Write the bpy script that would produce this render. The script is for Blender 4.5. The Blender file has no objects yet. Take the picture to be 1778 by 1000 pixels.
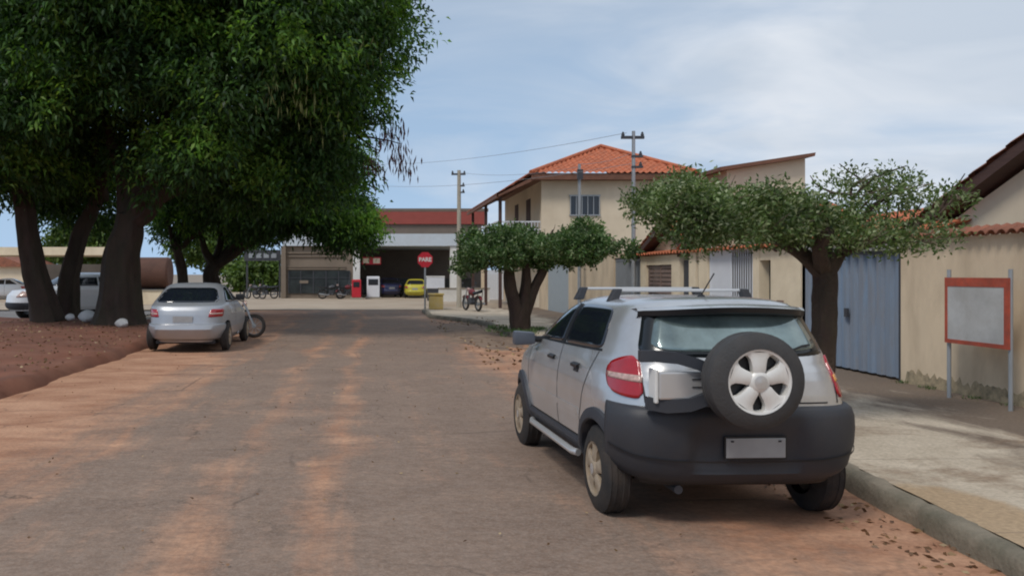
import bpy, bmesh, math, random
import numpy as np
from mathutils import Vector, Matrix
random.seed(7); rng = np.random.default_rng(11)
S = bpy.context.scene
C = S.collection
R = math.radians
# ------------------------------------------------------------------ camera
F, VX, VY, H = 1500.0, 640.0, 475.0, 1.72        # focal in photo pixels, street's vanishing point, eye height
cd = bpy.data.cameras.new('camera'); cam = bpy.data.objects.new('camera', cd); C.objects.link(cam)
cam.location = (0, 0, H); cam.rotation_euler = (R(90), 0, 0)
cd.sensor_width = 36; cd.lens = F / 1778 * 36
cd.shift_x = (889 - VX) / 1778; cd.shift_y = -(500 - VY) / 1778
cd.clip_start = .1; cd.clip_end = 3000
S.camera = cam
# ------------------------------------------------------------------ sky
SUN_EL, SUN_AZ = R(52), R(224)
world = bpy.data.worlds.new('World'); S.world = world; world.use_nodes = True
nt = world.node_tree; N = nt.nodes; L = nt.links; N.clear()
out = N.new('ShaderNodeOutputWorld'); bg = N.new('ShaderNodeBackground'); L.new(bg.outputs[0], out.inputs[0])
sky = N.new('ShaderNodeTexSky'); sky.sky_type = 'NISHITA'; sky.sun_disc = False
sky.sun_elevation = SUN_EL; sky.sun_rotation = SUN_AZ; sky.dust_density = 2.0; sky.air_density = 1.2
def vmath(op, a, b=None, nt=nt):
    n = nt.nodes.new('ShaderNodeVectorMath'); n.operation = op
    for i, v in enumerate((a, b)):
        if v is None: continue
        if isinstance(v, (tuple, list)): n.inputs[i].default_value = v
        else: nt.links.new(v, n.inputs[i])
    return n.outputs[0]
def fmath(op, a, b=None, nt=nt, clamp=False):
    n = nt.nodes.new('ShaderNodeMath'); n.operation = op; n.use_clamp = clamp
    for i, v in enumerate((a, b)):
        if v is None: continue
        if isinstance(v, (int, float)): n.inputs[i].default_value = v
        else: nt.links.new(v, n.inputs[i])
    return n.outputs[0]
def ramp(fac, stops, nt=nt):
    n = nt.nodes.new('ShaderNodeValToRGB'); e = n.color_ramp.elements
    while len(e) < len(stops): e.new(.5)
    for el, (p, c) in zip(e, stops):
        el.position = p; el.color = (c, c, c, 1) if isinstance(c, (int, float)) else (*c, 1)
    if fac is not None: nt.links.new(fac, n.inputs[0])
    return n.outputs[0]
def mixc(fac, a, b, nt=nt, mode='MIX'):
    n = nt.nodes.new('ShaderNodeMix'); n.data_type = 'RGBA'; n.blend_type = mode
    for s, v in ((0, fac), (6, a), (7, b)):
        if isinstance(v, (int, float)): n.inputs[s].default_value = v
        elif isinstance(v, (tuple, list)): n.inputs[s].default_value = (*v[:3], 1)
        else: nt.links.new(v, n.inputs[s])
    return n.outputs[2]
def noise(vec, scale, detail=4, rough=.55, dist=0, nt=nt):
    n = nt.nodes.new('ShaderNodeTexNoise'); n.inputs['Scale'].default_value = scale
    n.inputs['Detail'].default_value = detail; n.inputs['Roughness'].default_value = rough
    n.inputs['Distortion'].default_value = dist
    if vec is not None: nt.links.new(vec, n.inputs['Vector'])
    return n.outputs[0]
tc = N.new('ShaderNodeTexCoord'); sep = N.new('ShaderNodeSeparateXYZ'); L.new(tc.outputs['Generated'], sep.inputs[0])
zz = fmath('ADD', fmath('MAXIMUM', sep.outputs[2], 0.0), .20)
comb = N.new('ShaderNodeCombineXYZ')
L.new(fmath('DIVIDE', sep.outputs[0], zz), comb.inputs[0]); L.new(fmath('DIVIDE', sep.outputs[1], zz), comb.inputs[1])
cv = vmath('MULTIPLY', comb.outputs[0], (.8, 1.0, 1))
n1 = noise(cv, 1.5, 7, .55, .7); n2 = noise(cv, .42, 3, .5)
bias = fmath('MULTIPLY', fmath('ADD', sep.outputs[0], -.22), .62)     # more cloud towards the east
cl = fmath('ADD', fmath('ADD', fmath('MULTIPLY', n1, .75), fmath('MULTIPLY', n2, .35)), bias)
cmask = ramp(cl, [(.42, 0), (.54, .3), (.66, .75), (.78, 1)])
veil = ramp(sep.outputs[2], [(0, (.40, .58, .82)), (.10, (.33, .48, .69)), (.30, (.315, .42, .57)), (.5, (.34, .42, .54)), (1, (.42, .48, .56))])
base = mixc(.88, mixc(1.0, sky.outputs[0], (.11, .11, .11), mode='MULTIPLY'), veil)
shade = mixc(ramp(noise(cv, 2.0, 4, .5, .8), [(.38, 0), (.72, .8)]), ramp(n2, [(.3, (.40, .48, .59)), (.66, (.56, .62, .70))]), (.74, .77, .82))
L.new(mixc(cmask, base, shade), bg.inputs[0]); bg.inputs[1].default_value = .95
# ------------------------------------------------------------------ sun behind thin cloud
sd = bpy.data.lights.new('sun', 'SUN'); sd.energy = 1.5; sd.angle = R(14); sd.color = (1, .95, .88)
sun = bpy.data.objects.new('sun', sd); C.objects.link(sun)
sv = Vector((math.sin(SUN_AZ) * math.cos(SUN_EL), math.cos(SUN_AZ) * math.cos(SUN_EL), math.sin(SUN_EL)))
sun.rotation_euler = sv.to_track_quat('Z', 'Y').to_euler(); sun.location = (0, 0, 40)
S.view_settings.view_transform = 'Standard'; S.view_settings.look = 'None'
S.view_settings.exposure = .25; S.view_settings.gamma = 1
S.render.engine = 'CYCLES'
S.cycles.pixel_filter_type = 'BLACKMAN_HARRIS'; S.cycles.filter_width = 2.0
S.cycles.max_bounces = 7; S.cycles.diffuse_bounces = 3; S.cycles.use_denoising = True

# ------------------------------------------------------------------ materials
MATS = {}
def mat(name, col, rough=.85, var=.12, scale=3, bump=0, bscale=40, metal=0, dirt=None, dirt_amt=0, dirt_scale=1.2, spec=.5, coat=0, streak=None):
    if name in MATS: return MATS[name]
    m = bpy.data.materials.new(name); m.use_nodes = True; t = m.node_tree
    b = t.nodes['Principled BSDF']; g = t.nodes.new('ShaderNodeNewGeometry'); pos = g.outputs['Position']
    if streak: pos = vmath('MULTIPLY', pos, streak, t)
    c = mixc(ramp(noise(pos, scale, 5, .6, 0, t), [(.25, 0), (.75, 1)], t), tuple(x * (1 - var) for x in col), tuple(min(1, x * (1 + var)) for x in col), t)
    if dirt:
        f = ramp(noise(pos, dirt_scale, 6, .65, .3, t), [(.5 - .25 * dirt_amt, 0), (.85 - .25 * dirt_amt, dirt_amt)], t)
        c = mixc(f, c, dirt, t)
    t.links.new(c, b.inputs['Base Color'])
    b.inputs['Roughness'].default_value = rough; b.inputs['Metallic'].default_value = metal
    b.inputs['Specular IOR Level'].default_value = spec; b.inputs['Coat Weight'].default_value = coat
    b.inputs['Coat Roughness'].default_value = .08
    if bump:
        bn = t.nodes.new('ShaderNodeBump'); bn.inputs['Strength'].default_value = bump; bn.inputs['Distance'].default_value = .02
        t.links.new(noise(g.outputs['Position'], bscale, 4, .6, 0, t), bn.inputs['Height']); t.links.new(bn.outputs[0], b.inputs['Normal'])
    MATS[name] = m; return m
def leafmat(name, c0, c1, c2, clump=1.3, trans=.35):
    m = bpy.data.materials.new(name); m.use_nodes = True; t = m.node_tree; t.nodes.clear()
    o = t.nodes.new('ShaderNodeOutputMaterial'); g = t.nodes.new('ShaderNodeNewGeometry')
    r = g.outputs['Random Per Island']
    c = ramp(r, [(0, c0), (.6, c1), (1, c2)], t)
    n = ramp(noise(g.outputs['Position'], clump, 3, .6, 0, t), [(.35, .62), (.68, 1.3)], t)
    c = mixc(1.0, c, n, t, 'MULTIPLY')
    p = t.nodes.new('ShaderNodeBsdfPrincipled'); t.links.new(c, p.inputs['Base Color']); p.inputs['Roughness'].default_value = .5
    p.inputs['Specular IOR Level'].default_value = .35
    tr = t.nodes.new('ShaderNodeBsdfTranslucent'); t.links.new(mixc(1.0, c, (1.1, 1.25, .5), t, 'MULTIPLY'), tr.inputs[0])
    mx = t.nodes.new('ShaderNodeMixShader'); mx.inputs[0].default_value = trans
    t.links.new(p.outputs[0], mx.inputs[1]); t.links.new(tr.outputs[0], mx.inputs[2]); t.links.new(mx.outputs[0], o.inputs[0])
    return m
M = {}
M['wall_beige'] = mat('wall_beige', (.72, .575, .405), .9, .07, 1.5, .25, 60, dirt=(.40, .30, .20), dirt_amt=.6, dirt_scale=1.6, streak=(1, 1, .45))
M['house_cream'] = mat('house_cream', (.76, .645, .49), .9, .05, .8, .2, 60, dirt=(.42, .33, .22), dirt_amt=.4, dirt_scale=.5)
M['cream_paint'] = mat('cream_paint', (.78, .66, .48), .85, .06, 2, .15, 60, dirt=(.40, .31, .2), dirt_amt=.4)
M['white_paint'] = mat('white_paint', (.74, .73, .70), .7, .05, 2, .1, 50, dirt=(.45, .42, .36), dirt_amt=.4)
M['concrete'] = mat('concrete', (.36, .32, .26), .92, .12, 3, .3, 60, dirt=(.17, .14, .1), dirt_amt=.6)
M['pole_concrete'] = mat('pole_concrete', (.42, .38, .31), .9, .12, 4, .2, 60)
M['tile'] = mat('tile', (.52, .155, .07), .8, .28, 6, .3, 50, dirt=(.17, .07, .045), dirt_amt=.5, dirt_scale=2.2)
M['tile_old'] = mat('tile_old', (.36, .13, .075), .85, .3, 6, .3, 50, dirt=(.10, .055, .04), dirt_amt=.7, dirt_scale=1.6)
M['dark_wood'] = mat('dark_wood', (.075, .040, .033), .7, .25, 4, .2, 40, streak=(1, 1, 8))
M['eave_wood'] = mat('eave_wood', (.17, .075, .045), .7, .25, 4, .2, 40)
M['blue_metal'] = mat('blue_metal', (.19, .265, .365), .42, .12, 3, .05, 80, dirt=(.26, .22, .19), dirt_amt=.6, dirt_scale=1.4, streak=(3, 3, .5))
M['grey_metal'] = mat('grey_metal', (.34, .36, .38), .45, .1, 3, metal=.3)
M['dark_metal'] = mat('dark_metal', (.05, .052, .06), .5, .15, 3)
M['white_metal'] = mat('white_metal', (.70, .72, .76), .4, .05, 3)
M['brown_louver'] = mat('brown_louver', (.22, .15, .12), .55, .15, 3)
M['bark'] = mat('bark', (.060, .036, .028), .95, .45, 7, 1.0, 22, dirt=(.075, .065, .035), dirt_amt=.5, dirt_scale=4, streak=(1, 1, .35))
M['bark_big'] = mat('bark_big', (.050, .030, .024), .95, .45, 5, 1.0, 14, dirt=(.045, .05, .025), dirt_amt=.6, dirt_scale=1.5, streak=(1, 1, .3))
M['twig'] = mat('twig', (.20, .16, .12), .9, .3, 9)
M['leaf_big'] = leafmat('leaf_big', (.022, .052, .015), (.046, .11, .027), (.095, .19, .042), 1.1, .35)
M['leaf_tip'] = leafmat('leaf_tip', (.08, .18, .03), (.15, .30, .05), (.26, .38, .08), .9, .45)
M['leaf_small'] = leafmat('leaf_small', (.06, .10, .032), (.135, .205, .06), (.42, .45, .29), 2.5, .3)
M['leaf_two'] = leafmat('leaf_two', (.04, .085, .026), (.085, .165, .045), (.30, .36, .2), 2.0, .3)
M['leaf_far'] = leafmat('leaf_far', (.05, .09, .02), (.09, .15, .03), (.15, .21, .05), .6, .3)
M['pods'] = mat('pods', (.085, .028, .026), .7, .3, 8)
M['panicle'] = mat('panicle', (.16, .17, .05), .7, .3, 8)
M['dry_leaf'] = leafmat('dry_leaf', (.12, .06, .03), (.25, .14, .07), (.48, .36, .2), 2, .1)
M['silver'] = mat('silver', (.64, .65, .66), .27, .03, 2, metal=.62, coat=.6, dirt=(.33, .29, .25), dirt_amt=.45, dirt_scale=1.8)
M['silver_b'] = mat('silver_b', (.42, .44, .47), .36, .03, 2, metal=.5, coat=.4, dirt=(.33, .27, .21), dirt_amt=.35, dirt_scale=1.4)
M['car_white'] = mat('car_white', (.72, .74, .77), .3, .02, 2, coat=.5)
M['car_blue'] = mat('car_blue', (.02, .025, .09), .3, .05, 2, coat=.5)
M['car_yellow'] = mat('car_yellow', (.50, .44, .04), .35, .05, 2, coat=.5)
M['plastic'] = mat('plastic', (.030, .034, .043), .52, .12, 4, .12, 120, dirt=(.085, .065, .052), dirt_amt=.35, dirt_scale=1.6)
M['plastic_black'] = mat('plastic_black', (.012, .012, .014), .45, .1, 4)
M['tyre'] = mat('tyre', (.022, .021, .021), .85, .2, 9, .35, 60, dirt=(.10, .07, .05), dirt_amt=.45, dirt_scale=5)
M['tyre_clean'] = mat('tyre_clean', (.045, .045, .046), .75, .15, 9, .25, 60, dirt=(.075, .062, .055), dirt_amt=.4, dirt_scale=5)
M['rim'] = mat('rim', (.74, .72, .68), .42, .05, 6, metal=.15)
M['rim_dirty'] = mat('rim_dirty', (.42, .34, .25), .6, .15, 9, metal=.2, dirt=(.22, .14, .08), dirt_amt=.6, dirt_scale=7)
M['glass_dark'] = mat('glass_dark', (.010, .013, .020), .05, .1, 3, spec=.6, coat=.3)
M['glass_rear'] = mat('glass_rear', (.26, .34, .335), .10, .55, 2.6, metal=.5, spec=.8, coat=.6)  # mottled teal base colour stands in for sky reflected in the rear glass
M['glass_frit'] = mat('glass_frit', (.012, .014, .016), .15, .1, 3)
M['lamp_red'] = mat('lamp_red', (.36, .006, .012), .2, .15, 14, coat=.8)
M['lamp_clear'] = mat('lamp_clear', (.50, .33, .28), .2, .5, 30, coat=.8)
M['lamp_amber'] = mat('lamp_amber', (.75, .33, .07), .2, .1, 22, coat=.8)
M['chrome'] = mat('chrome', (.62, .61, .60), .3, .04, 3, metal=.55)
M['plate'] = mat('plate', (.33, .33, .33), .5, .1, 8)
M['red_sign'] = mat('red_sign', (.50, .015, .03), .5, .06, 3)
M['red_frame'] = mat('red_frame', (.42, .075, .04), .7, .3, 8, dirt=(.2, .08, .06), dirt_amt=.5, dirt_scale=9)
M['banner_white'] = mat('banner_white', (.50, .50, .49), .7, .12, 4, dirt=(.3, .27, .24), dirt_amt=.5, dirt_scale=3)
M['yellow_paint'] = mat('yellow_paint', (.60, .42, .10), .8, .15, 5, dirt=(.45, .38, .26), dirt_amt=.7, dirt_scale=5)
M['stripe_red'] = mat('stripe_red', (.30, .065, .05), .6, .1, 2)
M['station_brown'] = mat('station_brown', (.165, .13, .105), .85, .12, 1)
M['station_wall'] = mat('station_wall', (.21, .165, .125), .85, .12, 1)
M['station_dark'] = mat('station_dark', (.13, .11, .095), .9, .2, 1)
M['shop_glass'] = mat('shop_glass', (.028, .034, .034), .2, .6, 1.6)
M['tank_rust'] = mat('tank_rust', (.10, .045, .03), .8, .3, 1.5)
M['bag_white'] = mat('bag_white', (.62, .60, .58), .6, .1, 6, .3, 20)
M['moto_red'] = mat('moto_red', (.16, .02, .025), .4, .1, 5)

# ------------------------------------------------------------------ mesh helpers
class MB:
    def __init__(s): s.v = []; s.f = []; s.m = []; s.mi = 0
    def add(s, vs, fs):
        o = len(s.v); s.v += [tuple(v) for v in vs]; s.f += [tuple(i + o for i in f) for f in fs]; s.m += [s.mi] * len(fs); return s
    def box(s, x0, x1, y0, y1, z0, z1):
        return s.add([(x, y, z) for z in (z0, z1) for y in (y0, y1) for x in (x0, x1)],
                     [(0, 2, 3, 1), (4, 5, 7, 6), (0, 1, 5, 4), (2, 6, 7, 3), (0, 4, 6, 2), (1, 3, 7, 5)])
    def prism(s, poly, axis, a, b):
        """poly = 2-D outline in the two other axes, extruded from a to b along axis"""
        def P(u, v, w): return {'x': (w, u, v), 'y': (u, w, v), 'z': (u, v, w)}[axis]
        n = len(poly); vs = [P(u, v, a) for u, v in poly] + [P(u, v, b) for u, v in poly]
        return s.add(vs, [tuple(range(n)), tuple(range(2 * n - 1, n - 1, -1))] + [(i, i + n, (i + 1) % n + n, (i + 1) % n) for i in range(n)])
    def tube(s, pts, rad, n=8, cap=True, wob=0):
        pts = [Vector(p) for p in pts]; rad = [rad] * len(pts) if isinstance(rad, (int, float)) else rad
        vs = []; up = None
        for i, p in enumerate(pts):
            d = (pts[min(i + 1, len(pts) - 1)] - pts[max(i - 1, 0)]).normalized()
            if up is None: up = d.orthogonal().normalized()
            a = (up - d * up.dot(d)).normalized(); up = a; b = d.cross(a)
            for k in range(n):
                t = 2 * math.pi * k / n; r = rad[i] * (1 + wob * math.sin(3 * t + i) * .5 + wob * (random.random() - .5))
                vs.append(p + a * (math.cos(t) * r) + b * (math.sin(t) * r))
        m = len(pts); fs = [(i * n + k, i * n + (k + 1) % n, (i + 1) * n + (k + 1) % n, (i + 1) * n + k) for i in range(m - 1) for k in range(n)]
        if cap: fs += [tuple(range(n - 1, -1, -1)), tuple((m - 1) * n + k for k in range(n))]
        return s.add(vs, fs)
    def lathe(s, prof, c, axis='x', n=32):
        """prof = (offset along axis, radius)"""
        vs = []
        for a, r in prof:
            for k in range(n):
                t = 2 * math.pi * k / n; u, w = r * math.cos(t), r * math.sin(t)
                q = {'x': (a, u, w), 'y': (u, a, w), 'z': (u, w, a)}[axis]
                vs.append((c[0] + q[0], c[1] + q[1], c[2] + q[2]))
        m = len(prof)
        return s.add(vs, [(i * n + k, i * n + (k + 1) % n, (i + 1) * n + (k + 1) % n, (i + 1) * n + k) for i in range(m - 1) for k in range(n)])
    def grid(s, P):
        nu, nv = len(P), len(P[0])
        return s.add([p for row in P for p in row], [(i * nv + j, (i + 1) * nv + j, (i + 1) * nv + j + 1, i * nv + j + 1) for i in range(nu - 1) for j in range(nv - 1)])
    def build(s, name, m, parent=None, smooth=False, bevel=0, weld=False, solid=0):
        me = bpy.data.meshes.new(name); me.from_pydata(s.v, [], s.f)
        for x in (m if isinstance(m, (list, tuple)) else [m]): me.materials.append(x)
        me.polygons.foreach_set('material_index', s.m)
        bm = bmesh.new(); bm.from_mesh(me)
        if weld: bmesh.ops.remove_doubles(bm, verts=bm.verts, dist=1e-4)
        bmesh.ops.recalc_face_normals(bm, faces=bm.faces)
        if bevel:
            bmesh.ops.bevel(bm, geom=[e for e in bm.edges if len(e.link_faces) == 2 and e.calc_face_angle(0) > .5], offset=bevel, segments=2, profile=.6, affect='EDGES', clamp_overlap=True)
        bm.to_mesh(me); bm.free()
        if smooth:
            me.polygons.foreach_set('use_smooth', [True] * len(me.polygons))
            me.set_sharp_from_angle(angle=R(38))
        o = bpy.data.objects.new(name, me); C.objects.link(o)
        if parent: o.parent = parent
        if solid:
            md = o.modifiers.new('s', 'SOLIDIFY'); md.thickness = solid; md.offset = -1
        return o
def tag(o, label=None, cat=None, group=None, kind=None):
    if label: o['label'] = label
    if cat: o['category'] = cat
    if group: o['group'] = group
    if kind: o['kind'] = kind
    return o
def empty(name, loc, label=None, cat=None, group=None, rz=0):
    o = bpy.data.objects.new(name, None); C.objects.link(o); o.location = loc; o.rotation_euler = (0, 0, rz)
    o.empty_display_size = .2
    return tag(o, label, cat, group)
def kids(o): return [c for c in list(bpy.data.objects) if c.parent == o]
def copy_tree(o, parent=None, name=None):
    c = o.copy(); C.objects.link(c); c.parent = parent
    for ch in kids(o): copy_tree(ch, c)
    return c
def at(px, py, Y): return Vector(((px - VX) / F * Y, Y, H + (VY - py) / F * Y))
def gx(px, Y): return (px - VX) / F * Y

# ------------------------------------------------------------------ ground, road, pavement
KR, KL, WX = 3.84, -5.15, 7.7       # right kerb, left road edge, street wall line
g = MB(); g.add([(-900, -300, -.06), (900, -300, -.06), (900, 1500, -.06), (-900, 1500, -.06)], [(0, 1, 2, 3)])
tag(g.build('ground', mat('ground', (.27, .22, .17), .95, .15, .3, .2, 8)), kind='structure')
def road_material():
    m = bpy.data.materials.new('asphalt_with_red_dust'); m.use_nodes = True; t = m.node_tree; b = t.nodes['Principled BSDF']
    g = t.nodes.new('ShaderNodeNewGeometry'); pos = g.outputs['Position']
    sp = t.nodes.new('ShaderNodeSeparateXYZ'); t.links.new(pos, sp.inputs[0]); X, Y = sp.outputs[0], sp.outputs[1]
    along = vmath('MULTIPLY', pos, (1.6, .22, 1), t); across = vmath('MULTIPLY', pos, (.5, 1.1, 1), t)
    big = noise(pos, .35, 5, .6, .4, t); st = noise(along, 1.5, 7, .68, .3, t); ac = noise(across, 1.6, 7, .66, .5, t); fine = noise(pos, 55, 3, .6, 0, t)
    asp = mixc(ramp(noise(pos, 1.3, 6, .65, 0, t), [(.3, 0), (.7, 1)], t), (.165, .117, .089), (.25, .182, .138), t)
    mot = noise(vmath('MULTIPLY', pos, (1, 1.8, 1), t), 6, 6, .7, .4, t); asp = mixc(ramp(mot, [(.42, 0), (.66, .55)], t), asp, (.27, .215, .178), t)
    asp = mixc(fmath('MULTIPLY', ramp(fine, [(.45, 0), (.66, 1)], t), .5, t), asp, (.30, .25, .21), t)
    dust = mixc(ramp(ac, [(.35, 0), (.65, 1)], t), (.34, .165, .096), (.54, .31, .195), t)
    wob = fmath('MULTIPLY', fmath('ADD', noise(vmath('MULTIPLY', pos, (0, 1, 0), t), .25, 4, .6, 0, t), -.5, t), 1.4, t)
    def band(c, w, soft):
        d = fmath('ABSOLUTE', fmath('SUBTRACT', fmath('ADD', X, wob, t), c, t), None, t)
        return fmath('SUBTRACT', 1.0, fmath('DIVIDE', fmath('SUBTRACT', d, w, t), soft, t), t, True)
    left = fmath('MULTIPLY', band(-5.2, 1.1, 2.1), 1.2, t)
    trk = fmath('MULTIPLY', fmath('MAXIMUM', fmath('MAXIMUM', band(-.30, .02, .28), band(-2.6, .02, .25), t), fmath('MULTIPLY', band(-1.15, .03, .34), .85, t), t), .55, t)
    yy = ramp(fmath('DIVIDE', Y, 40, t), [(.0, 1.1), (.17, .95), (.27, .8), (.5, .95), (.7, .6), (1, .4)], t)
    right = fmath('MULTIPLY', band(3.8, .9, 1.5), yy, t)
    s = fmath('MAXIMUM', fmath('MAXIMUM', left, trk, t), right, t)
    tot = fmath('ADD', s, fmath('ADD', fmath('MULTIPLY', fmath('SUBTRACT', st, .5, t), 1.7, t), fmath('MULTIPLY', fmath('SUBTRACT', ac, .5, t), .8, t), t), t)
    tot = fmath('ADD', tot, fmath('MULTIPLY', fmath('SUBTRACT', big, .5, t), .9, t), t)
    tot = fmath('ADD', tot, fmath('MULTIPLY', fmath('SUBTRACT', mot, .5, t), 1.0, t), t)
    f = ramp(tot, [(.12, .10), (.45, .45), (.85, .97)], t)
    col = mixc(f, asp, dust, t); spk = ramp(noise(pos, 24, 5, .75, 0, t), [(.38, .84), (.62, 1.12)], t); col = mixc(1.0, col, spk, t, 'MULTIPLY')
    crk = t.nodes.new('ShaderNodeTexVoronoi'); crk.feature = 'DISTANCE_TO_EDGE'; crk.inputs['Scale'].default_value = .55; t.links.new(vmath('ADD', pos, vmath('MULTIPLY', noise(pos, 2.5, 4, .6, 0, t), (.5, .5, .5), t), t), crk.inputs['Vector'])
    cf = fmath('MULTIPLY', ramp(crk.outputs['Distance'], [(.0, 1), (.012, 0)], t), ramp(noise(pos, .6, 3, .5, 0, t), [(.48, 0), (.6, .55)], t), t)
    col = mixc(cf, col, (.055, .042, .035), t); t.links.new(col, b.inputs['Base Color'])
    b.inputs['Roughness'].default_value = .9; b.inputs['Specular IOR Level'].default_value = .25
    bn = t.nodes.new('ShaderNodeBump'); bn.inputs['Strength'].default_value = .35; bn.inputs['Distance'].default_value = .012
    t.links.new(fmath('ADD', fine, fmath('MULTIPLY', ac, 1.5, t), t), bn.inputs['Height']); t.links.new(bn.outputs[0], b.inputs['Normal'])
    return m
def hn(x, y, s=1.0):
    return (math.sin(x * 1.7 * s + 1.3) * math.cos(y * 1.1 * s + .4) + .6 * math.sin(x * 3.9 * s + y * 2.3 * s) + .35 * math.sin(x * 9.1 * s - y * 7.3 * s + 2)) / 2
g = MB(); xs = np.linspace(-5.5, 4.4, 40); ys = np.concatenate([np.linspace(-8, 18, 90), np.linspace(18.5, 41, 40)])
g.grid([[(x, y, .012 * hn(x, y, .6) * (1 if y > -7 else 0) - .01 + .03 * (1 - ((x + .6) / 5) ** 2)) for y in ys] for x in xs])
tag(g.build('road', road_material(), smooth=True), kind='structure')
ave = mat('avenue_surface', (.44, .36, .27), .92, .12, .5, .2, 20, dirt=(.27, .19, .13), dirt_amt=.6, dirt_scale=.25)
g = MB(); g.add([(-120, 40.2, .035), (120, 40.2, .035), (120, 96, .035), (-120, 96, .035)], [(0, 1, 2, 3)])
tag(g.build('avenue', ave), kind='structure')
g = MB(); g.add([(-60, 29.5, -.02), (-9.6, 30.5, -.02), (-9.2, 40.2, -.02), (-60, 40.2, -.02)], [(0, 1, 2, 3)])
tag(g.build('side_lane', mat('side_lane_asphalt', (.19, .175, .165), .9, .12, .6, .2, 30)), kind='structure')
# pavement: long slab with a bulge at the corner, a rounded weathered kerb along it
def pave_material():
    m = bpy.data.materials.new('pavement_concrete'); m.use_nodes = True; t = m.node_tree; b = t.nodes['Principled BSDF']
    g = t.nodes.new('ShaderNodeNewGeometry'); pos = g.outputs['Position']; sp = t.nodes.new('ShaderNodeSeparateXYZ'); t.links.new(pos, sp.inputs[0])
    c = mixc(ramp(noise(pos, 1.1, 6, .65, .3, t), [(.3, 0), (.7, 1)], t), (.43, .355, .265), (.62, .53, .415), t)
    wall = fmath('SUBTRACT', 1.0, fmath('DIVIDE', fmath('SUBTRACT', 7.7, sp.outputs[0], t), 3.2, t), t, True)   # soil washed along the wall
    f = ramp(fmath('ADD', wall, fmath('MULTIPLY', fmath('SUBTRACT', noise(vmath('MULTIPLY', pos, (1.2, .5, 1), t), 1.5, 6, .65, .4, t), .5, t), 1.5, t), t), [(.30, 0), (.62, .9)], t)
    c = mixc(f, c, (.135, .095, .068), t)
    f2 = ramp(noise(pos, .7, 6, .7, .6, t), [(.52, 0), (.66, .8)], t); c = mixc(f2, c, (.24, .16, .10), t)
    nk = fmath('SUBTRACT', 1.0, fmath('DIVIDE', fmath('SUBTRACT', sp.outputs[0], 3.9, t), .75, t), t, True)
    near = fmath('SUBTRACT', 1.0, fmath('DIVIDE', fmath('SUBTRACT', sp.outputs[1], 6.0, t), .8, t), t, True)
    f3 = fmath('MULTIPLY', ramp(fmath('ADD', fmath('MULTIPLY', nk, near, t), fmath('MULTIPLY', fmath('SUBTRACT', noise(pos, 5, 5, .6, 0, t), .5, t), .5, t), t), [(.3, 0), (.5, 1)], t), .8, t)
    c = mixc(f3, c, (.40, .27, .15), t)
    jy = fmath('ABSOLUTE', fmath('SUBTRACT', fmath('FRACT', fmath('DIVIDE', fmath('ADD', sp.outputs[1], fmath('MULTIPLY', noise(pos, 3, 3, .5, 0, t), .04, t), t), 2.1, t), None, t), .5, t), None, t)
    c = mixc(ramp(jy, [(.0, .55), (.007, 0)], t), c, (.12, .09, .07), t); c = mixc(1.0, c, ramp(noise(pos, 26, 5, .7, 0, t), [(.38, .8), (.62, 1.12)], t), t, 'MULTIPLY')
    t.links.new(c, b.inputs['Base Color']); b.inputs['Roughness'].default_value = .92
    bn = t.nodes.new('ShaderNodeBump'); bn.inputs['Strength'].default_value = .3; bn.inputs['Distance'].default_value = .02
    t.links.new(noise(pos, 30, 5, .65, 0, t), bn.inputs['Height']); t.links.new(bn.outputs[0], b.inputs['Normal'])
    return m
def kerb_x(y):
    k = KR + .03 * math.sin(y * .9) - .20 * min(1, max(0, (7.2 - y) / 2.4))
    if y > 28: k -= 1.5 * min(1, (y - 28) / 5) ** 1.5
    if y > 38: k += 1.6 * ((y - 38) / 2.2) ** 2
    return k
kys = [-8 + i * .09 for i in range(536)]
kys = [y for y in kys if y <= 40.1]
g = MB(); g.grid([[(kerb_x(y) + .14 + (9.4 - kerb_x(y) - .14) * u, y, .15 + .008 * hn(u * 5, y)) for u in np.linspace(0, 1, 12)] for y in kys])
tag(g.build('pavement', pave_material(), smooth=True), kind='structure')
def kj(y): return .018 if (y % .99) < .09 else .004 * hn(y * 9, 2)
g = MB(); g.grid([[(kerb_x(y) + dx + .014 * hn(y * 2, dx) + kj(y) * (dx < .05), y, z + .009 * hn(y * 3, z * 20) - kj(y) * .7) for dx, z in ((-.005, -.06), (0, .06), (.012, .11), (.035, .14), (.09, .156), (.16, .147))] for y in kys])
tag(g.build('kerb', mat('kerb_stone', (.30, .25, .19), .95, .25, 3, .6, 30, dirt=(.075, .075, .048), dirt_amt=.75, dirt_scale=2.2), smooth=True), kind='structure')
# left verge: raised red earth under the trees
g = MB(); xs = np.linspace(-30, KL + .1, 80); ys = np.linspace(-8, 30.5, 120)
def vz(x, y):
    e = min(1, max(0, (KL + .12 - x) / .22)); far = min(1, max(0, (30.5 - y) / 1.5))
    return -.05 + (.21 + .05 * hn(x, y, .8) + .02 * hn(x * 2.3, y * 2.1) + .10 * min(1, max(0, (KL - x) / 4))) * (e ** .6) * far
g.grid([[(x + (.10 * hn(0, y, 1.3) if x > KL - .6 else 0), y, vz(x, y)) for y in ys] for x in list(np.linspace(-30, KL - .7, 60)) + list(np.linspace(KL - .6, KL + .12, 12))])
tag(g.build('dirt_verge', mat('verge_earth', (.165, .060, .033), .97, .35, 1.4, .55, 9, dirt=(.25, .12, .075), dirt_amt=.6, dirt_scale=.8), smooth=True), kind='structure')

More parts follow.
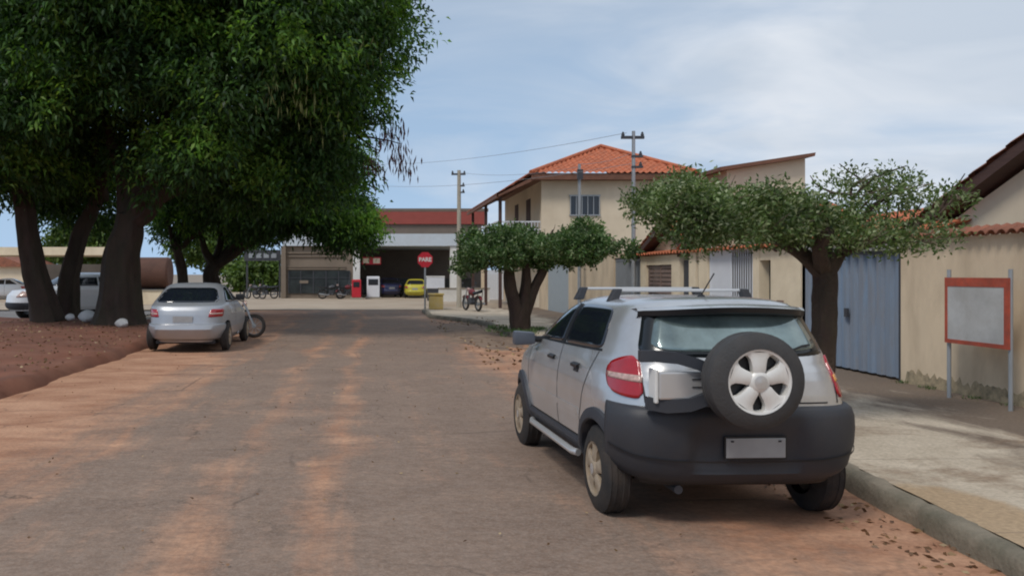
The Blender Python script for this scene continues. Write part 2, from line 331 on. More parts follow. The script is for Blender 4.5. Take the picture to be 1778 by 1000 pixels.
def quads_mesh(name, V, m, parent=None):
    """V: (n,4,3) array of loose quads"""
    n = len(V); me = bpy.data.meshes.new(name); me.vertices.add(4 * n); me.vertices.foreach_set('co', V.reshape(-1).astype(np.float32))
    me.loops.add(4 * n); me.loops.foreach_set('vertex_index', np.arange(4 * n, dtype=np.int32))
    me.polygons.add(n); me.polygons.foreach_set('loop_start', np.arange(0, 4 * n, 4, dtype=np.int32))
    me.update(); me.validate(); me.materials.append(m)
    o = bpy.data.objects.new(name, me); C.objects.link(o)
    if parent: o.parent = parent
    return o
def leaf_quads(base, dirs, length, width, droop=.25):
    n = len(base); d = dirs / np.linalg.norm(dirs, axis=1, keepdims=True)
    r = rng.normal(size=(n, 3)); s = np.cross(d, r); s /= np.linalg.norm(s, axis=1, keepdims=True) + 1e-9
    L_ = (length * rng.uniform(.65, 1.2, n))[:, None]; W_ = (width * rng.uniform(.7, 1.2, n))[:, None]
    nrm = np.cross(s, d)
    tip = base + d * L_ + np.array([0, 0, -1]) * L_ * droop
    mid = base + d * L_ * .45
    return np.stack([base, mid + s * W_ * .5 + nrm * L_ * .04, tip, mid - s * W_ * .5 + nrm * L_ * .04], 1)
def litter(name, n, xr, yr, zf, size, m, label=None):
    x = rng.uniform(*xr, n); y = rng.uniform(*yr, n) if not callable(yr) else yr(n)
    z = np.array([zf(a, b) for a, b in zip(x, y)]) + .012
    d = rng.normal(size=(n, 3)); d[:, 2] *= .15
    o = quads_mesh(name, leaf_quads(np.stack([x, y, z], 1), d, size, size * .5, 0), m); tag(o, kind='stuff'); return o
litter('leaf_litter', 1500, (-11, KL - .05), (9, 29), vz, .085, M['dry_leaf'])
litter('gutter_leaves', 230, (KR - .68, KR - .12), (4.4, 7.9), lambda a, b: .0, .06, M['dry_leaf'])
litter('road_grit', 420, (-4.9, 3.3), (4.8, 25), lambda a, b: .02, .035, M['dry_leaf'])
litter('kerbside_debris', 420, (2.2, 4.2), (15, 31), lambda a, b: .02 if a < 3.8 else .15, .10, M['dry_leaf'])
# low grass tufts at the tree pit and along the wall foot
def tufts(name, pts, h, m):
    B = []; D = []
    for (x, y, z) in pts:
        k = 14; B.append(np.array([x, y, z]) + rng.normal(size=(k, 3)) * [.05, .05, 0]); D.append(rng.normal(size=(k, 3)) * [.45, .45, .2] + [0, 0, 1])
    o = quads_mesh(name, leaf_quads(np.concatenate(B), np.concatenate(D), h, h * .12, .1), m); return tag(o, kind='stuff')
tufts('grass', [(4.15 + random.gauss(0, .45), 23.6 + random.gauss(0, .9), .15) for _ in range(70)], .15, M['leaf_two'])
tufts('wall_foot_weeds', [(WX - .06 - abs(random.gauss(0, .05)), random.uniform(9, 12.4), .15) for _ in range(16)], .07, M['leaf_two'])
# soil patch by the corner
def soil_z(x, y):
    d = math.hypot((x - 3.0) / 1.5, (y - 25) / 7.5); return -.05 + .13 * max(0, 1 - d) ** .7 + .022 * hn(x * 2.1, y * 1.3) + .014 * hn(x * 5, y * 4)
g = MB(); g.grid([[(x, y, soil_z(x, y)) for y in np.linspace(16, 34, 110)] for x in np.linspace(.9, 4.0, 50)])
tag(g.build('soil', mat('soil_patch', (.15, .098, .072), .97, .4, 2, .8, 12, dirt=(.36, .26, .18), dirt_amt=.7, dirt_scale=1.6), smooth=True), kind='stuff')

# ------------------------------------------------------------------ tiled roofs
def tile_face(mb, e0, e1, a0, a1, pitch=.22, row=.38, amp=.035):
    """clay tiled plane: eave e0-e1, upper edge a0-a1 (may be a point); tiles are real ridges, stepped per course"""
    e0, e1, a0, a1 = map(Vector, (e0, e1, a0, a1)); ed = e1 - e0; W = ed.length; ud = ed / W
    up = (a0 - e0) - ud * (a0 - e0).dot(ud); Lh = up.length; vd = up / Lh; nn = ud.cross(vd)
    if nn.z < 0: nn = -nn
    s0 = (a0 - e0).dot(ud); s1 = (a1 - e0).dot(ud)
    nc = max(6, int(W / pitch * 5)); nr = max(2, int(Lh / row))
    rows = []
    for j in range(nr):
        for k in (0, 1): rows.append(((j + k * .97) / nr, (1 - k) * .03))
    P = []
    for i in range(nc + 1):
        x = W * i / nc; vm = 1.0
        if s0 > 1e-6 and x < s0: vm = min(vm, x / s0)
        if s1 < W - 1e-6 and x > s1: vm = min(vm, (W - x) / (W - s1))
        P.append([e0 + ud * x + vd * (min(v, vm) * Lh) + nn * (amp * math.cos(2 * math.pi * x / pitch) + st) for v, st in rows])
    mb.grid(P)
def cap_tiles(mb, p0, p1, r=.085):
    p0, p1 = Vector(p0), Vector(p1); d = p1 - p0; n = max(2, int(d.length / .17)); u = d / n
    side = Vector((0, 0, 1)).cross(d).normalized()
    for i in range(n):      # short half-round tiles lying across the wall top
        c = p0 + u * (i + .5)
        pr = []
        for t in range(7):
            a = math.pi * t / 6
            pr.append((u.normalized() * math.cos(a) * r, math.sin(a) * r * .8))
        P = [[c + off + side * w + Vector((0, 0, h + dz)) for off, h in pr] for w, dz in ((-.20, -.05), (0, .03), (.20, -.05))]
        mb.grid(P)

# ------------------------------------------------------------------ near house behind the street wall
wall = empty('street_wall', (WX, 6, .15), 'beige plastered street wall with clay tile cap, behind the red framed sign', 'wall')
def part(mb, name, m, par, **k):
    o = mb.build(name, m, None, **k); o.parent = par; o.matrix_parent_inverse = par.matrix_basis.inverted(); return o
b = MB(); b.box(WX, WX + .18, -6, 12.5, .1, 2.20); part(b, 'wall_body', M['wall_beige'], wall)
b = MB(); cap_tiles(b, (WX + .08, -6, 2.24), (WX + .08, 12.5, 2.24)); part(b, 'tile_cap', M['tile_old'], wall, solid=.012, smooth=True)
# damp stain along the foot: irregular real mould crust with its own outline
b = MB(); pts = [(y, .16) for y in (12.4, 7.0)]; yy = 7.0; top = []
while yy < 12.4: top.append((yy, .24 + .16 * abs(hn(yy * 3, 1)) + .10 * random.random())); yy += .05
b.prism([(12.4, .15), (7.0, .15)] + top, 'x', WX - .004, WX + .01)
part(b, 'damp_stain', mat('damp_stain', (.20, .17, .11), .95, .5, 14, .3, 40, dirt=(.50, .39, .25), dirt_amt=.85, dirt_scale=11), wall)
hs = empty('gabled_house', (8.6, 8, .1), 'beige house with steep dark gable roof rising behind the street wall', 'house')
ga = [(14.4, .1), (14.4, 1.85), (8.2, 4.50), (2.0, 1.85), (2.0, .1)]
b = MB(); b.prism(ga, 'x', 8.7, 16); part(b, 'wall_body', M['house_cream'], hs)
b = MB()
for s_ in ((14.9, 1.60, 8.2, 4.47), (1.5, 1.60, 8.2, 4.47)):
    y0, z0, y1, z1 = s_
    b.prism([(y0, z0 + .08), (y0, z0 + .24), (y1, z1 + .26), (y1, z1 + .10)], 'x', 8.44, 16.2)
part(b, 'eaves', M['dark_wood'], hs)
b = MB(); tile_face(b, (16.2, 14.95, 1.88), (8.40, 14.95, 1.88), (16.2, 8.2, 4.78), (8.40, 8.2, 4.78)); tile_face(b, (8.40, 1.45, 1.88), (16.2, 1.45, 1.88), (8.40, 8.2, 4.78), (16.2, 8.2, 4.78))
part(b, 'roof', M['tile_old'], hs, smooth=True)

# ------------------------------------------------------------------ blue gate with tiled porch
G0, G1 = 12.55, 15.45
gate = empty('garage_gate', (WX, 14, .15), 'blue corrugated metal garage gate behind the tree trunk', 'gate')
b = MB(); n = 60; prof = [0, 0, .035, .035]
P = []
w = .0
ys_, xs_ = [], []
k = 0; y = G0 + .05
while y < G1 - .05:
    for dy, dx in ((0, 0), (.11, 0), (.13, .045), (.22, .045), (.24, 0)):
        if y + dy <= G1 - .04: ys_.append(y + dy); xs_.append(dx)
    y += .24
b.grid([[(WX + .06 + x, y, z) for z in (.19, 1.1, 2.02)] for y, x in zip(ys_, xs_)])
part(b, 'gate_panel', M['blue_metal'], gate, solid=.006)
b = MB(); b.box(WX + .03, WX + .14, G0, G0 + .05, .15, 2.06); b.box(WX + .03, WX + .14, G1 - .05, G1, .15, 2.06); b.box(WX + .028, WX + .142, G0 + .05, G1 - .05, 2.02, 2.065)
part(b, 'gate_frame', M['dark_metal'], gate)
b = MB(); b.box(WX + .0, WX + .2, G0 - .02, G1 + .02, 2.07, 2.20); part(b, 'lintel', M['white_paint'], gate)
b = MB(); b.box(WX + .018, WX + .06, 13.95, 14.03, 1.02, 1.16); part(b, 'lock_box', M['dark_metal'], gate)
po = empty('porch_roof', (WX, 18, 2.2), 'low orange clay tiled porch roof above the blue gate', 'roof')
b = MB(); tile_face(b, (WX - .12, 25.6, 2.22), (WX - .12, 12.45, 2.22), (10.4, 25.6, 2.92), (10.4, 12.45, 2.92)); part(b, 'roof_tiles', M['tile'], po, smooth=True)
b = MB(); b.box(10.2, 10.4, 12.46, 25.58, .1, 2.86); part(b, 'rear_wall', M['house_cream'], po)

# ------------------------------------------------------------------ neighbour: cream frontage with white grille gate
nb = empty('cream_frontage', (WX, 20, .15), 'cream front wall with pilasters, louvred window and white grille gate beyond the blue gate', 'wall')
def yw(px): return WX * F / (px - VX)
b = MB(); TOP = 2.2
segs = [(yw(1390), yw(1338), .15, TOP), (yw(1318), yw(1307), .15, TOP + .03), (yw(1228), yw(1213), .15, TOP + .03), (yw(1208), yw(1196), .15, TOP + .02), (yw(1180), yw(1166), .15, TOP), (yw(1121), yw(1112), .15, TOP)]
b.box(WX, WX + .22, segs[0][0], segs[0][1], .15, TOP)
for i, (y0, y1, z0, z1) in enumerate(segs[1:]):
    c_ = MB(); c_.box(WX - .003 * (i % 2), WX + .22, y0, y1, z0, z1); part(c_, 'pilaster', M['cream_paint'], nb)
part(b, 'wall_body', M['cream_paint'], nb); b = MB()
b.box(WX + .01, WX + .2, yw(1166), yw(1121), .15, 1.05); b.box(WX + .01, WX + .2, yw(1166), yw(1121), 1.95, TOP)
part(b, 'window_wall', M['cream_paint'], nb)
b = MB(); b.box(WX + .012, WX + .2, yw(1338), yw(1318), 1.98, TOP); part(b, 'niche_lintel', M['cream_paint'], nb)
b = MB()
for z in np.arange(1.08, 1.92, .11): b.box(WX + .06, WX + .10, yw(1165), yw(1122), z, z + .085)
for y in (yw(1165), yw(1144), yw(1124)): b.box(WX + .05, WX + .115, y, y + .05, 1.05, 1.95)
part(b, 'louvre_window', M['brown_louver'], nb)
b = MB(); b.box(WX + .20, WX + .24, yw(1340), yw(1316), .15, 1.98); part(b, 'niche_back', M['shop_glass'], nb)
b = MB()
y0, y1 = yw(1306), yw(1229)
b.box(WX + .04, WX + .10, y0, y0 + .06, .15, 2.32); b.box(WX + .04, WX + .10, y1 - .06, y1, .15, 2.32)
for z in (.2, 1.15, 2.25): b.box(WX + .042, WX + .098, y0 + .06, y1 - .06, z, z + .06)
ym = (y0 + y1) / 2
b.box(WX + .05, WX + .08, ym, y1 - .06, .26, 2.25)
yy = y0 + .14
while yy < ym: b.tube([(WX + .07, yy, .2), (WX + .07, yy, 2.28)], .012, 6); yy += .11
part(b, 'grille_gate', M['white_metal'], nb)
b = MB(); b.box(WX + .6, WX + .7, y0 - .5, y1 + .3, .15, 2.1); part(b, 'porch_wall', M['white_paint'], nb)
b = MB(); b.box(WX - .03, WX + .02, yw(1361), yw(1351), .98, 1.22); part(b, 'meter_box', M['brown_louver'], nb)
b = MB()
for px in (1189, 1203): b.box(WX + .06, WX + .1, yw(px + 6), yw(px - 6), .15, 2.05)
part(b, 'side_grille', M['dark_metal'], nb)
# two small gables above the frontage
for (pa, pb, pm, lab) in ((1112, 1188, 1150, 'small cream gable with dark fascia over the louvred window'), (1188, 1335, 1255, 'wider cream gable with dark fascia over the white grille gate')):
    yA, yB, yM = yw(pb), yw(pa), yw(pm)
    gb = empty('gable', (WX + .3, yM, 2.2), lab, 'gable')
    zt = 2.30 + .34 * (yB - yA) / 2
    b = MB(); b.prism([(yA, 2.21), (yB, 2.21), (yM, zt)], 'x', WX + .25, WX + 2.2); part(b, 'gable_wall', M['cream_paint'], gb)
    b = MB()
    for (ya, sgn) in ((yA - .35, 1), (yB + .35, -1)):
        b.prism([(ya, 2.13), (ya, 2.27), (yM, zt + .16), (yM, zt + .03)], 'x', WX - .05, WX + 2.3)
    part(b, 'fascia', M['dark_wood'], gb)
    b = MB(); tile_face(b, (WX + 2.3, yB + .36, 2.32), (WX - .07, yB + .36, 2.32), (WX + 2.3, yM, zt + .22), (WX - .07, yM, zt + .22)); tile_face(b, (WX - .07, yA - .36, 2.32), (WX + 2.3, yA - .36, 2.32), (WX - .07, yM, zt + .22), (WX + 2.3, yM, zt + .22))
    part(b, 'roof', M['tile'], gb, smooth=True)
# tall mono-pitch house behind it
mh = empty('monopitch_house', (10, 26, .1), 'tall cream house with single sloping roof edge behind the umbrella tree', 'house')
b = MB(); xa, xb = gx(1262, 24), gx(1398, 24); za, zb = at(0, 296, 24).z, at(0, 275, 24).z
b.prism([(xa, .1), (xb, .1), (xb, zb), (xa, za)], 'y', 24, 30); part(b, 'wall_body', M['house_cream'], mh)
b = MB(); b.prism([(xa - .3, za - .04), (xb + .12, zb + .02), (xb + .14, zb + .12), (xa - .3, za + .06)], 'y', 23.7, 30.2); part(b, 'roof_edge', M['eave_wood'], mh)
b = MB(); b.box(gx(1388, 24), gx(1400, 24), 23.97, 24.01, 3.2, 4.0); part(b, 'window', M['glass_dark'], mh)

# ------------------------------------------------------------------ far boundary wall and two-storey corner house
bw = empty('boundary_wall', (WX, 31, .15), 'beige boundary wall with pale door and grey garage grille behind the small umbrella tree', 'wall')
b = MB(); dY0, dY1 = yw(987), yw(950); gY0, gY1 = yw(1110), yw(1066)
b.box(WX, WX + .2, gY1, dY0, .15, 2.35); b.box(WX + .001, WX + .199, dY1, 39.0, .15, 2.35)
b.box(WX + .002, WX + .198, dY0, dY1, 2.15, 2.35); b.box(WX + .002, WX + .198, gY0, gY1, 2.2, 2.35)
part(b, 'wall_body', M['wall_beige'], bw)
b = MB(); b.box(WX + .04, WX + .1, dY0, dY1, .15, 2.15); part(b, 'door', mat('door_pale', (.36, .41, .44), .5, .05, 3), bw)
b = MB()
yy = gY0
while yy < gY1: b.box(WX + .05, WX + .08, yy, yy + .035, .15, 2.2); yy += .12
for z in (.3, 1.2, 2.1): b.box(WX + .045, WX + .085, gY0, gY1, z, z + .06)
part(b, 'garage_grille', M['grey_metal'], bw)
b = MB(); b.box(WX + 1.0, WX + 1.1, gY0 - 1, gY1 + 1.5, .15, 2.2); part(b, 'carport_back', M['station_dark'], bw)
YH = 39.2; x0 = gx(940, YH); x1 = gx(1183, YH)
th = empty('corner_house', ((x0 + x1) / 2, YH + 4, .1), 'two-storey cream house with orange tiled hip roof and corner balcony', 'house')
YB = YH + 10.5; ze = at(0, 308, YH).z
b = MB(); b.box(x0, x1, YH, YB, .1, ze - .08); part(b, 'wall_body', M['house_cream'], th)
ov = .55; b = MB()
A = [(x0 - ov, YH - ov), (x1 + ov, YH - ov), (x1 + ov, YB + ov), (x0 - ov, YB + ov)]
b.prism(A, 'z', ze - .16, ze + .12); part(b, 'fascia', M['eave_wood'], th)
pk0 = at(1043, 256, YH + 4.6); pk1 = Vector((pk0.x, YB - 4.2, pk0.z)); ez = ze + .125
e = [Vector((x, y, ez)) for x, y in [(x0 - ov - .05, YH - ov - .05), (x1 + ov + .05, YH - ov - .05), (x1 + ov + .05, YB + ov), (x0 - ov - .05, YB + ov)]]
b = MB(); tile_face(b, e[0], e[1], pk0, pk0 + Vector((.01, 0, 0)), .28, .42); tile_face(b, e[3], e[0], pk1, pk0, .28, .42); tile_face(b, e[1], e[2], pk0, pk1, .28, .42)
part(b, 'roof', M['tile'], th, smooth=True)
b = MB()
for q in (e[0], e[1]): b.tube([q + Vector((0, 0, .05)), pk0 + Vector((0, 0, .08))], .09, 8)
part(b, 'hip_ridge', M['tile'], th, smooth=True)
# veranda roof sloping to the street
xv = 5.75; zv = ze - .95
b = MB(); tile_face(b, (xv, YB + .5, zv + .14), (xv, YH - .5, zv + .14), (x0 - ov + .1, YB + .5, ez - .02), (x0 - ov + .1, YH - .5, ez - .02), .28, .42); part(b, 'veranda_roof', M['tile_old'], th, smooth=True)
b = MB()
b.prism([(xv, zv), (xv, zv + .09), (x0 - ov + .2, ez - .1), (x0 - ov + .2, ez - .28)], 'y', YH - .5, YH - .38)
b.box(xv - .04, xv + .06, YH - .5, YB + .5, zv - .02, zv + .10)
y = YH
while y < YB + .4: b.prism([(xv + .06, zv - .01), (xv + .06, zv + .08), (x0 - ov + .2, ez - .1), (x0 - ov + .2, ez - .26)], 'y', y, y + .08); y += .9
b.prism([(xv + .02, zv + .08), (xv + .02, zv + .11), (x0 - ov + .2, ez - .07), (x0 - ov + .2, ez - .1)], 'y', YH - .37, YB + .48)
part(b, 'rafters', M['eave_wood'], th)
for (xx, yy) in ((xv + .25, YH + .2), (xv + .25, YH + 5), (xv + .25, YB)):
    b = MB(); b.box(xx - .07, xx + .07, yy - .07, yy + .07, .1, zv + .08); part(b, 'post', M['dark_wood'], th)
b = MB(); b.box(xv + .05, x0 - .002, YH + .1, YB, 3.1, 3.3); part(b, 'balcony_slab', M['house_cream'], th)
b = MB()
for z in (3.38, 3.7, 4.05): b.box(xv + .1, x0, YH + .14, YH + .19, z, z + .06); b.box(xv + .1, xv + .15, YH + .2, YB, z, z + .06)
x = xv + .12
while x < x0: b.box(x, x + .03, YH + .145, YH + .185, 3.3, 4.06); x += .14
part(b, 'balcony_rail', M['white_metal'], th)
b = MB(); b.box(x0 - .02, x0 + .002, YH + 2.6, YH + 3.7, 3.3, 5.35); part(b, 'balcony_door', M['dark_wood'], th)
b = MB(); b.box(x0 - .02, x0 + .002, YH + 6, YH + 7, 3.3, 5.35); part(b, 'balcony_door', M['dark_wood'], th)
# barred window
w0, w1 = gx(990, YH), gx(1040, YH); wz0, wz1 = at(0, 374, YH).z, at(0, 340, YH).z
b = MB(); b.box(w0, w1, YH - .02, YH + .01, wz0, wz1); wn = part(b, 'window', M['glass_dark'], th)
b = MB()
for i in range(6): xx = w0 + (w1 - w0) * i / 5; b.box(xx - .018, xx + .018, YH - .07, YH - .045, wz0, wz1)
for z in (wz0, wz1): b.box(w0 - .05, w1 + .05, YH - .075, YH - .021, z - .03, z + .03)
part(b, 'window_bars', M['grey_metal'], th)
b = MB(); b.box(x1 - 2.2, x1 - 1.2, YH - .02, YH + .01, wz0, wz1); part(b, 'window', M['glass_dark'], th)

# ------------------------------------------------------------------ fuel station
YS = 59.0
fs = empty('fuel_station', (1, YS, 0), 'fuel station with brown canopy, red stripe and white fascia across the avenue', 'building')
def sx(px): return gx(px, YS)
def sz(py): return at(0, py, YS).z
b = MB(); b.box(sx(490), sx(845), YS, YS + 14, sz(427), sz(406)); part(b, 'canopy', mat('fascia_blue', (.56, .62, .68), .5, .06, 1.2, dirt=(.38, .38, .38), dirt_amt=.4), fs)
b = MB(); b.box(sx(498), sx(838), YS + .6, YS + 13.5, sz(405.5), sz(389)); part(b, 'roof_band', M['station_brown'], fs)
b = MB(); b.box(sx(500), sx(848), YS + .45, YS + 13.6, sz(388.5), sz(367)); part(b, 'red_stripe', M['stripe_red'], fs)
b = MB(); b.box(sx(500) , sx(850), YS + .55, YS + 13.7, sz(366.5), sz(361)); part(b, 'coping', M['station_brown'], fs)
b = MB(); b.box(sx(490), sx(613), YS + .25, YS + 12, .05, sz(427.5)); part(b, 'shop_block', M['station_wall'], fs)
b = MB(); b.box(sx(500), sx(608), YS + .18, YS + .26, .35, sz(470)); sw = part(b, 'shop_window', M['shop_glass'], fs)
b = MB()
for px in (500, 521, 543, 565, 587, 606): b.box(sx(px), sx(px) + .07, YS + .13, YS + .178, .35, sz(470))
b.box(sx(500), sx(608), YS + .135, YS + .175, sz(483), sz(482)); part(b, 'window_frame', M['dark_metal'], sw)
b = MB()
for z in (sz(440), sz(446), sz(464), sz(468)): b.box(sx(494), sx(600), YS + .15, YS + .24, z, z + .09)
b.box(sx(488), sx(496), YS - .05, YS + .3, .05, sz(427.5)); b.box(sx(520), sx(535), YS + .12, YS + .175, sz(492), sz(487))
part(b, 'shop_trim', M['station_wall'], fs)
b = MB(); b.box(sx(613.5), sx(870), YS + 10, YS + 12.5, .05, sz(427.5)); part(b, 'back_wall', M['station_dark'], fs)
for px in (619, 788):
    b = MB(); b.box(sx(px - 6), sx(px + 6) , YS + .1, YS + .6, .05, sz(427.5)); part(b, 'column', M['white_paint'], fs)
b = MB(); b.box(sx(628), sx(662), YS + 1.0, YS + 1.1, sz(459), sz(446)); sg = part(b, 'price_sign', M['red_sign'], fs)
b = MB(); b.box(sx(630), sx(641), YS + .95, YS + .99, sz(457), sz(448)); part(b, 'sign_panel', M['house_cream'], sg); b = MB(); b.box(sx(648), sx(660), YS + .95, YS + .99, sz(457), sz(448)); part(b, 'sign_panel', M['house_cream'], sg)
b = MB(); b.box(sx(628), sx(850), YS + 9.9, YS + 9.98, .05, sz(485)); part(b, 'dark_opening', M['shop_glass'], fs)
def pump(px, Y, m, lab, h=1.55, w=.85):
    o = empty('fuel_pump', (gx(px, Y), Y, .035), lab, 'fuel pump')
    b = MB(); b.box(-w / 2, w / 2, -.3, .3, .12, h); part2(b, 'pump_body', m, o, bevel=.05)
    b = MB(); b.box(-w / 2 + .1, w / 2 - .1, -.32, -.29, h * .62, h * .88); part2(b, 'display', M['glass_dark'], o)
    b = MB(); b.box(-w / 2 - .1, w / 2 + .1, -.4, .4, 0, .12); part2(b, 'plinth', M['concrete'], o)
    b = MB(); b.tube([(w / 2 + .02, -.1, h * .7), (w / 2 + .16, -.12, h * .4), (w / 2 + .1, -.1, .3), (w / 2 + .03, -.1, h * .5)], .025, 6); part2(b, 'hose', M['plastic_black'], o)
    return o
def part2(mb, name, m, par, **k): return mb.build(name, m, par, **k)
pump(648, 57.5, M['white_metal'], 'white fuel pump standing between the column and the dark cars', 1.5)
pump(619, 56.5, M['red_sign'], 'red fuel pump at the foot of the white column', 1.3, .6)
o = empty('ice_chest', (gx(756, 54), 54, .035), 'white ice chest beside the stop sign post', 'freezer')
b = MB(); b.box(-.55, .55, -.35, .35, .75, 1.45); part2(b, 'body', M['white_metal'], o, bevel=.04)
b = MB(); b.box(-.57, .57, -.37, .37, 1.455, 1.53); part2(b, 'lid', M['white_paint'], o, bevel=.02)
b = MB(); b.box(-.5, .5, -.3, .3, 0, .745); part2(b, 'stand', M['dark_metal'], o)
o = empty('low_wall', (6, 52, .03), 'low white wall along the far side of the avenue', 'wall')
b = MB(); b.box(gx(762, 52), gx(850, 52), 52, 52.25, .03, .80); part(b, 'wall_body', M['white_paint'], o)
b = MB(); b.box(gx(761, 52), gx(851, 52), 51.96, 52.29, .80, .86); part(b, 'coping', M['concrete'], o)
o = empty('white_gate', (8, 55, .03), 'white sheet metal gate between brick piers across the avenue', 'gate')
b = MB()
for i in range(9): b.box(gx(842, 54) + i * .13, gx(842, 54) + i * .13 + .115, 54, 54.05, .1, 1.95)
part(b, 'gate_panel', M['white_metal'], o)
b = MB(); b.box(gx(836, 54), gx(842, 54) - .01, 53.9, 54.2, .03, 2.2); b.box(gx(842, 54) + 1.19, gx(842, 54) + 1.45, 53.9, 54.2, .03, 2.2); b.box(gx(842, 54) + 1.46, 16, 54.0, 54.2, .03, 2.3); part(b, 'pier', M['wall_beige'], o)

# ------------------------------------------------------------------ street furniture
def text(s, size, m, parent, loc, rot):
    cu = bpy.data.curves.new('lettering', 'FONT'); cu.body = s; cu.size = size; cu.align_x = 'CENTER'; cu.align_y = 'CENTER'; cu.extrude = .003; cu.offset = .008
    q = bpy.data.objects.new('q', cu); C.objects.link(q); dg = bpy.context.evaluated_depsgraph_get(); dg.update(); me = bpy.data.meshes.new_from_object(q.evaluated_get(dg)); bpy.data.objects.remove(q)
    me.materials.clear(); me.materials.append(m); o = bpy.data.objects.new('lettering', me); C.objects.link(o); o.parent = parent; o.location = loc; o.rotation_euler = rot; return o
YT = 38.6
ss = empty('stop_sign', (gx(738, YT), YT, .15), 'red octagonal stop sign on grey post at the corner', 'road sign')
b = MB(); b.tube([(0, 0, 0), (0, 0, 2.35)], .04, 10); part2(b, 'post', M['grey_metal'], ss)
zc = at(0, 451, YT).z - .15; r = .36
b = MB(); b.prism([(r * math.cos(R(22.5 + 45 * i)), zc + r * math.sin(R(22.5 + 45 * i))) for i in range(8)], 'y', -.06, -.045); pl = part2(b, 'sign_plate', M['red_sign'], ss)
text('PARE', .25, M['white_paint'], pl, (0, -.065, zc), (R(90), 0, 0))
def pole(px, Y, top_py, r, lab, m, z0=.15, arms=True):
    o = empty('utility_pole', (gx(px, Y), Y, z0), lab, 'pole', 'poles and service masts')
    h = at(0, top_py, Y).z - z0
    b = MB(); b.tube([(0, 0, 0), (0, 0, h * .5), (0, 0, h)], [r, r * .85, r * .7], 10); part2(b, 'shaft', m, o, smooth=True)
    if arms:
        for bb in ((-.35, .3, -.04, .04, h - .22, h - .14), (-.05, .26, -.06, .06, h - .75, h - .69), (-.05, .26, -.06, .06, h - 1.05, h - .99)):
            b = MB(); b.box(*bb); part2(b, 'crossarm', M['dark_metal'], o)
        for x, z in ((-.3, h - .14), (.25, h - .14), (.2, h - .69), (.2, h - .99)):
            b = MB(); b.lathe([(0, .0), (0, .045), (.05, .05), (.07, .03), (.1, .035), (.13, .0)], (x, 0, z), 'z', 10); part2(b, 'insulator', M['dark_metal'], o)
    else:
        b = MB(); b.box(-.1, .1, -.14, -.06, h - .55, h - .2); part2(b, 'bracket', M['dark_metal'], o)
    return (gx(px, Y), Y, z0 + h)
p1 = pole(1100, 24.6, 228, .068, 'tallest thin grey pole with crossarm, in front of the two-storey house', M['grey_metal'])
p2 = pole(1006, 30.5, 285, .07, 'short grey service mast in front of the barred window', M['grey_metal'], arms=False)
p3 = pole(797, 40.0, 296, .12, 'pale concrete pole at the corner, right of the stop sign', M['pole_concrete'])
def wire(a, b_, sag, lab, r=.007):
    mb = MB(); a = Vector(a); b_ = Vector(b_)
    mb.tube([a.lerp(b_, t) - Vector((0, 0, sag * 4 * t * (1 - t))) for t in np.linspace(0, 1, 17)], r, 5)
    tag(mb.build('overhead_wire', M['grey_metal']), lab, 'cable', 'overhead wires')
wire((p1[0] - .2, p1[1], p1[2] - .05), at(620, 285, 46), .3, 'upper thin wire from the tall pole towards the trees')
wire((p1[0] + .1, p1[1], p1[2] - .9), at(600, 318, 46), .4, 'lower sagging wire from the tall pole towards the trees')
wire((p1[0], p1[1], p1[2] - .6), p2, .1, 'short wire from the tall pole to the service mast')
wire((p2[0], p2[1], p2[2] - .1), (p3[0], p3[1], p3[2] - .1), .2, 'wire from the service mast to the corner pole')
o = empty('yellow_bin', (gx(757, 38.2), 38.2, .15), 'pale yellow painted concrete bin beside the stop sign', 'bin')
b = MB(); b.prism([(-.3, -.3), (.3, -.3), (.3, .3), (-.3, .3)], 'z', 0, .62); part2(b, 'body', M['yellow_paint'], o, bevel=.03)
b = MB(); b.box(-.34, .34, -.34, .34, .62, .70); part2(b, 'rim', M['yellow_paint'], o, bevel=.02)
# red framed sign by the wall
sb = empty('framed_sign', (7.35, 10.6, .15), 'red framed sign on two grey posts in front of the beige wall', 'sign')
ya, yb = 7.35 * F / (1755 - VX), 7.35 * F / (1648 - VX)
for y in (ya, yb):
    b = MB(); b.tube([(0, y - 10.6, 0), (0, y - 10.6, 1.62)], .024, 8); part2(b, 'post', M['grey_metal'], sb)
b = MB(); z0, z1 = .70, 1.52; ya2, yb2 = ya - 10.6, yb - 10.6
b.box(-.045, -.026, ya2 - .03, yb2 + .02, z1 - .11, z1); b.box(-.045, -.026, ya2 - .03, yb2 + .02, z0, z0 + .05)
b.box(-.044, -.027, ya2 - .03, ya2 + .05, z0 + .05, z1 - .11); b.box(-.044, -.027, yb2 - .03, yb2 + .02, z0 + .05, z1 - .11)
part2(b, 'frame', M['red_frame'], sb)
b = MB(); b.box(-.040, -.030, ya2 + .05, yb2 - .03, z0 + .05, z1 - .11); part2(b, 'panel', M['banner_white'], sb)

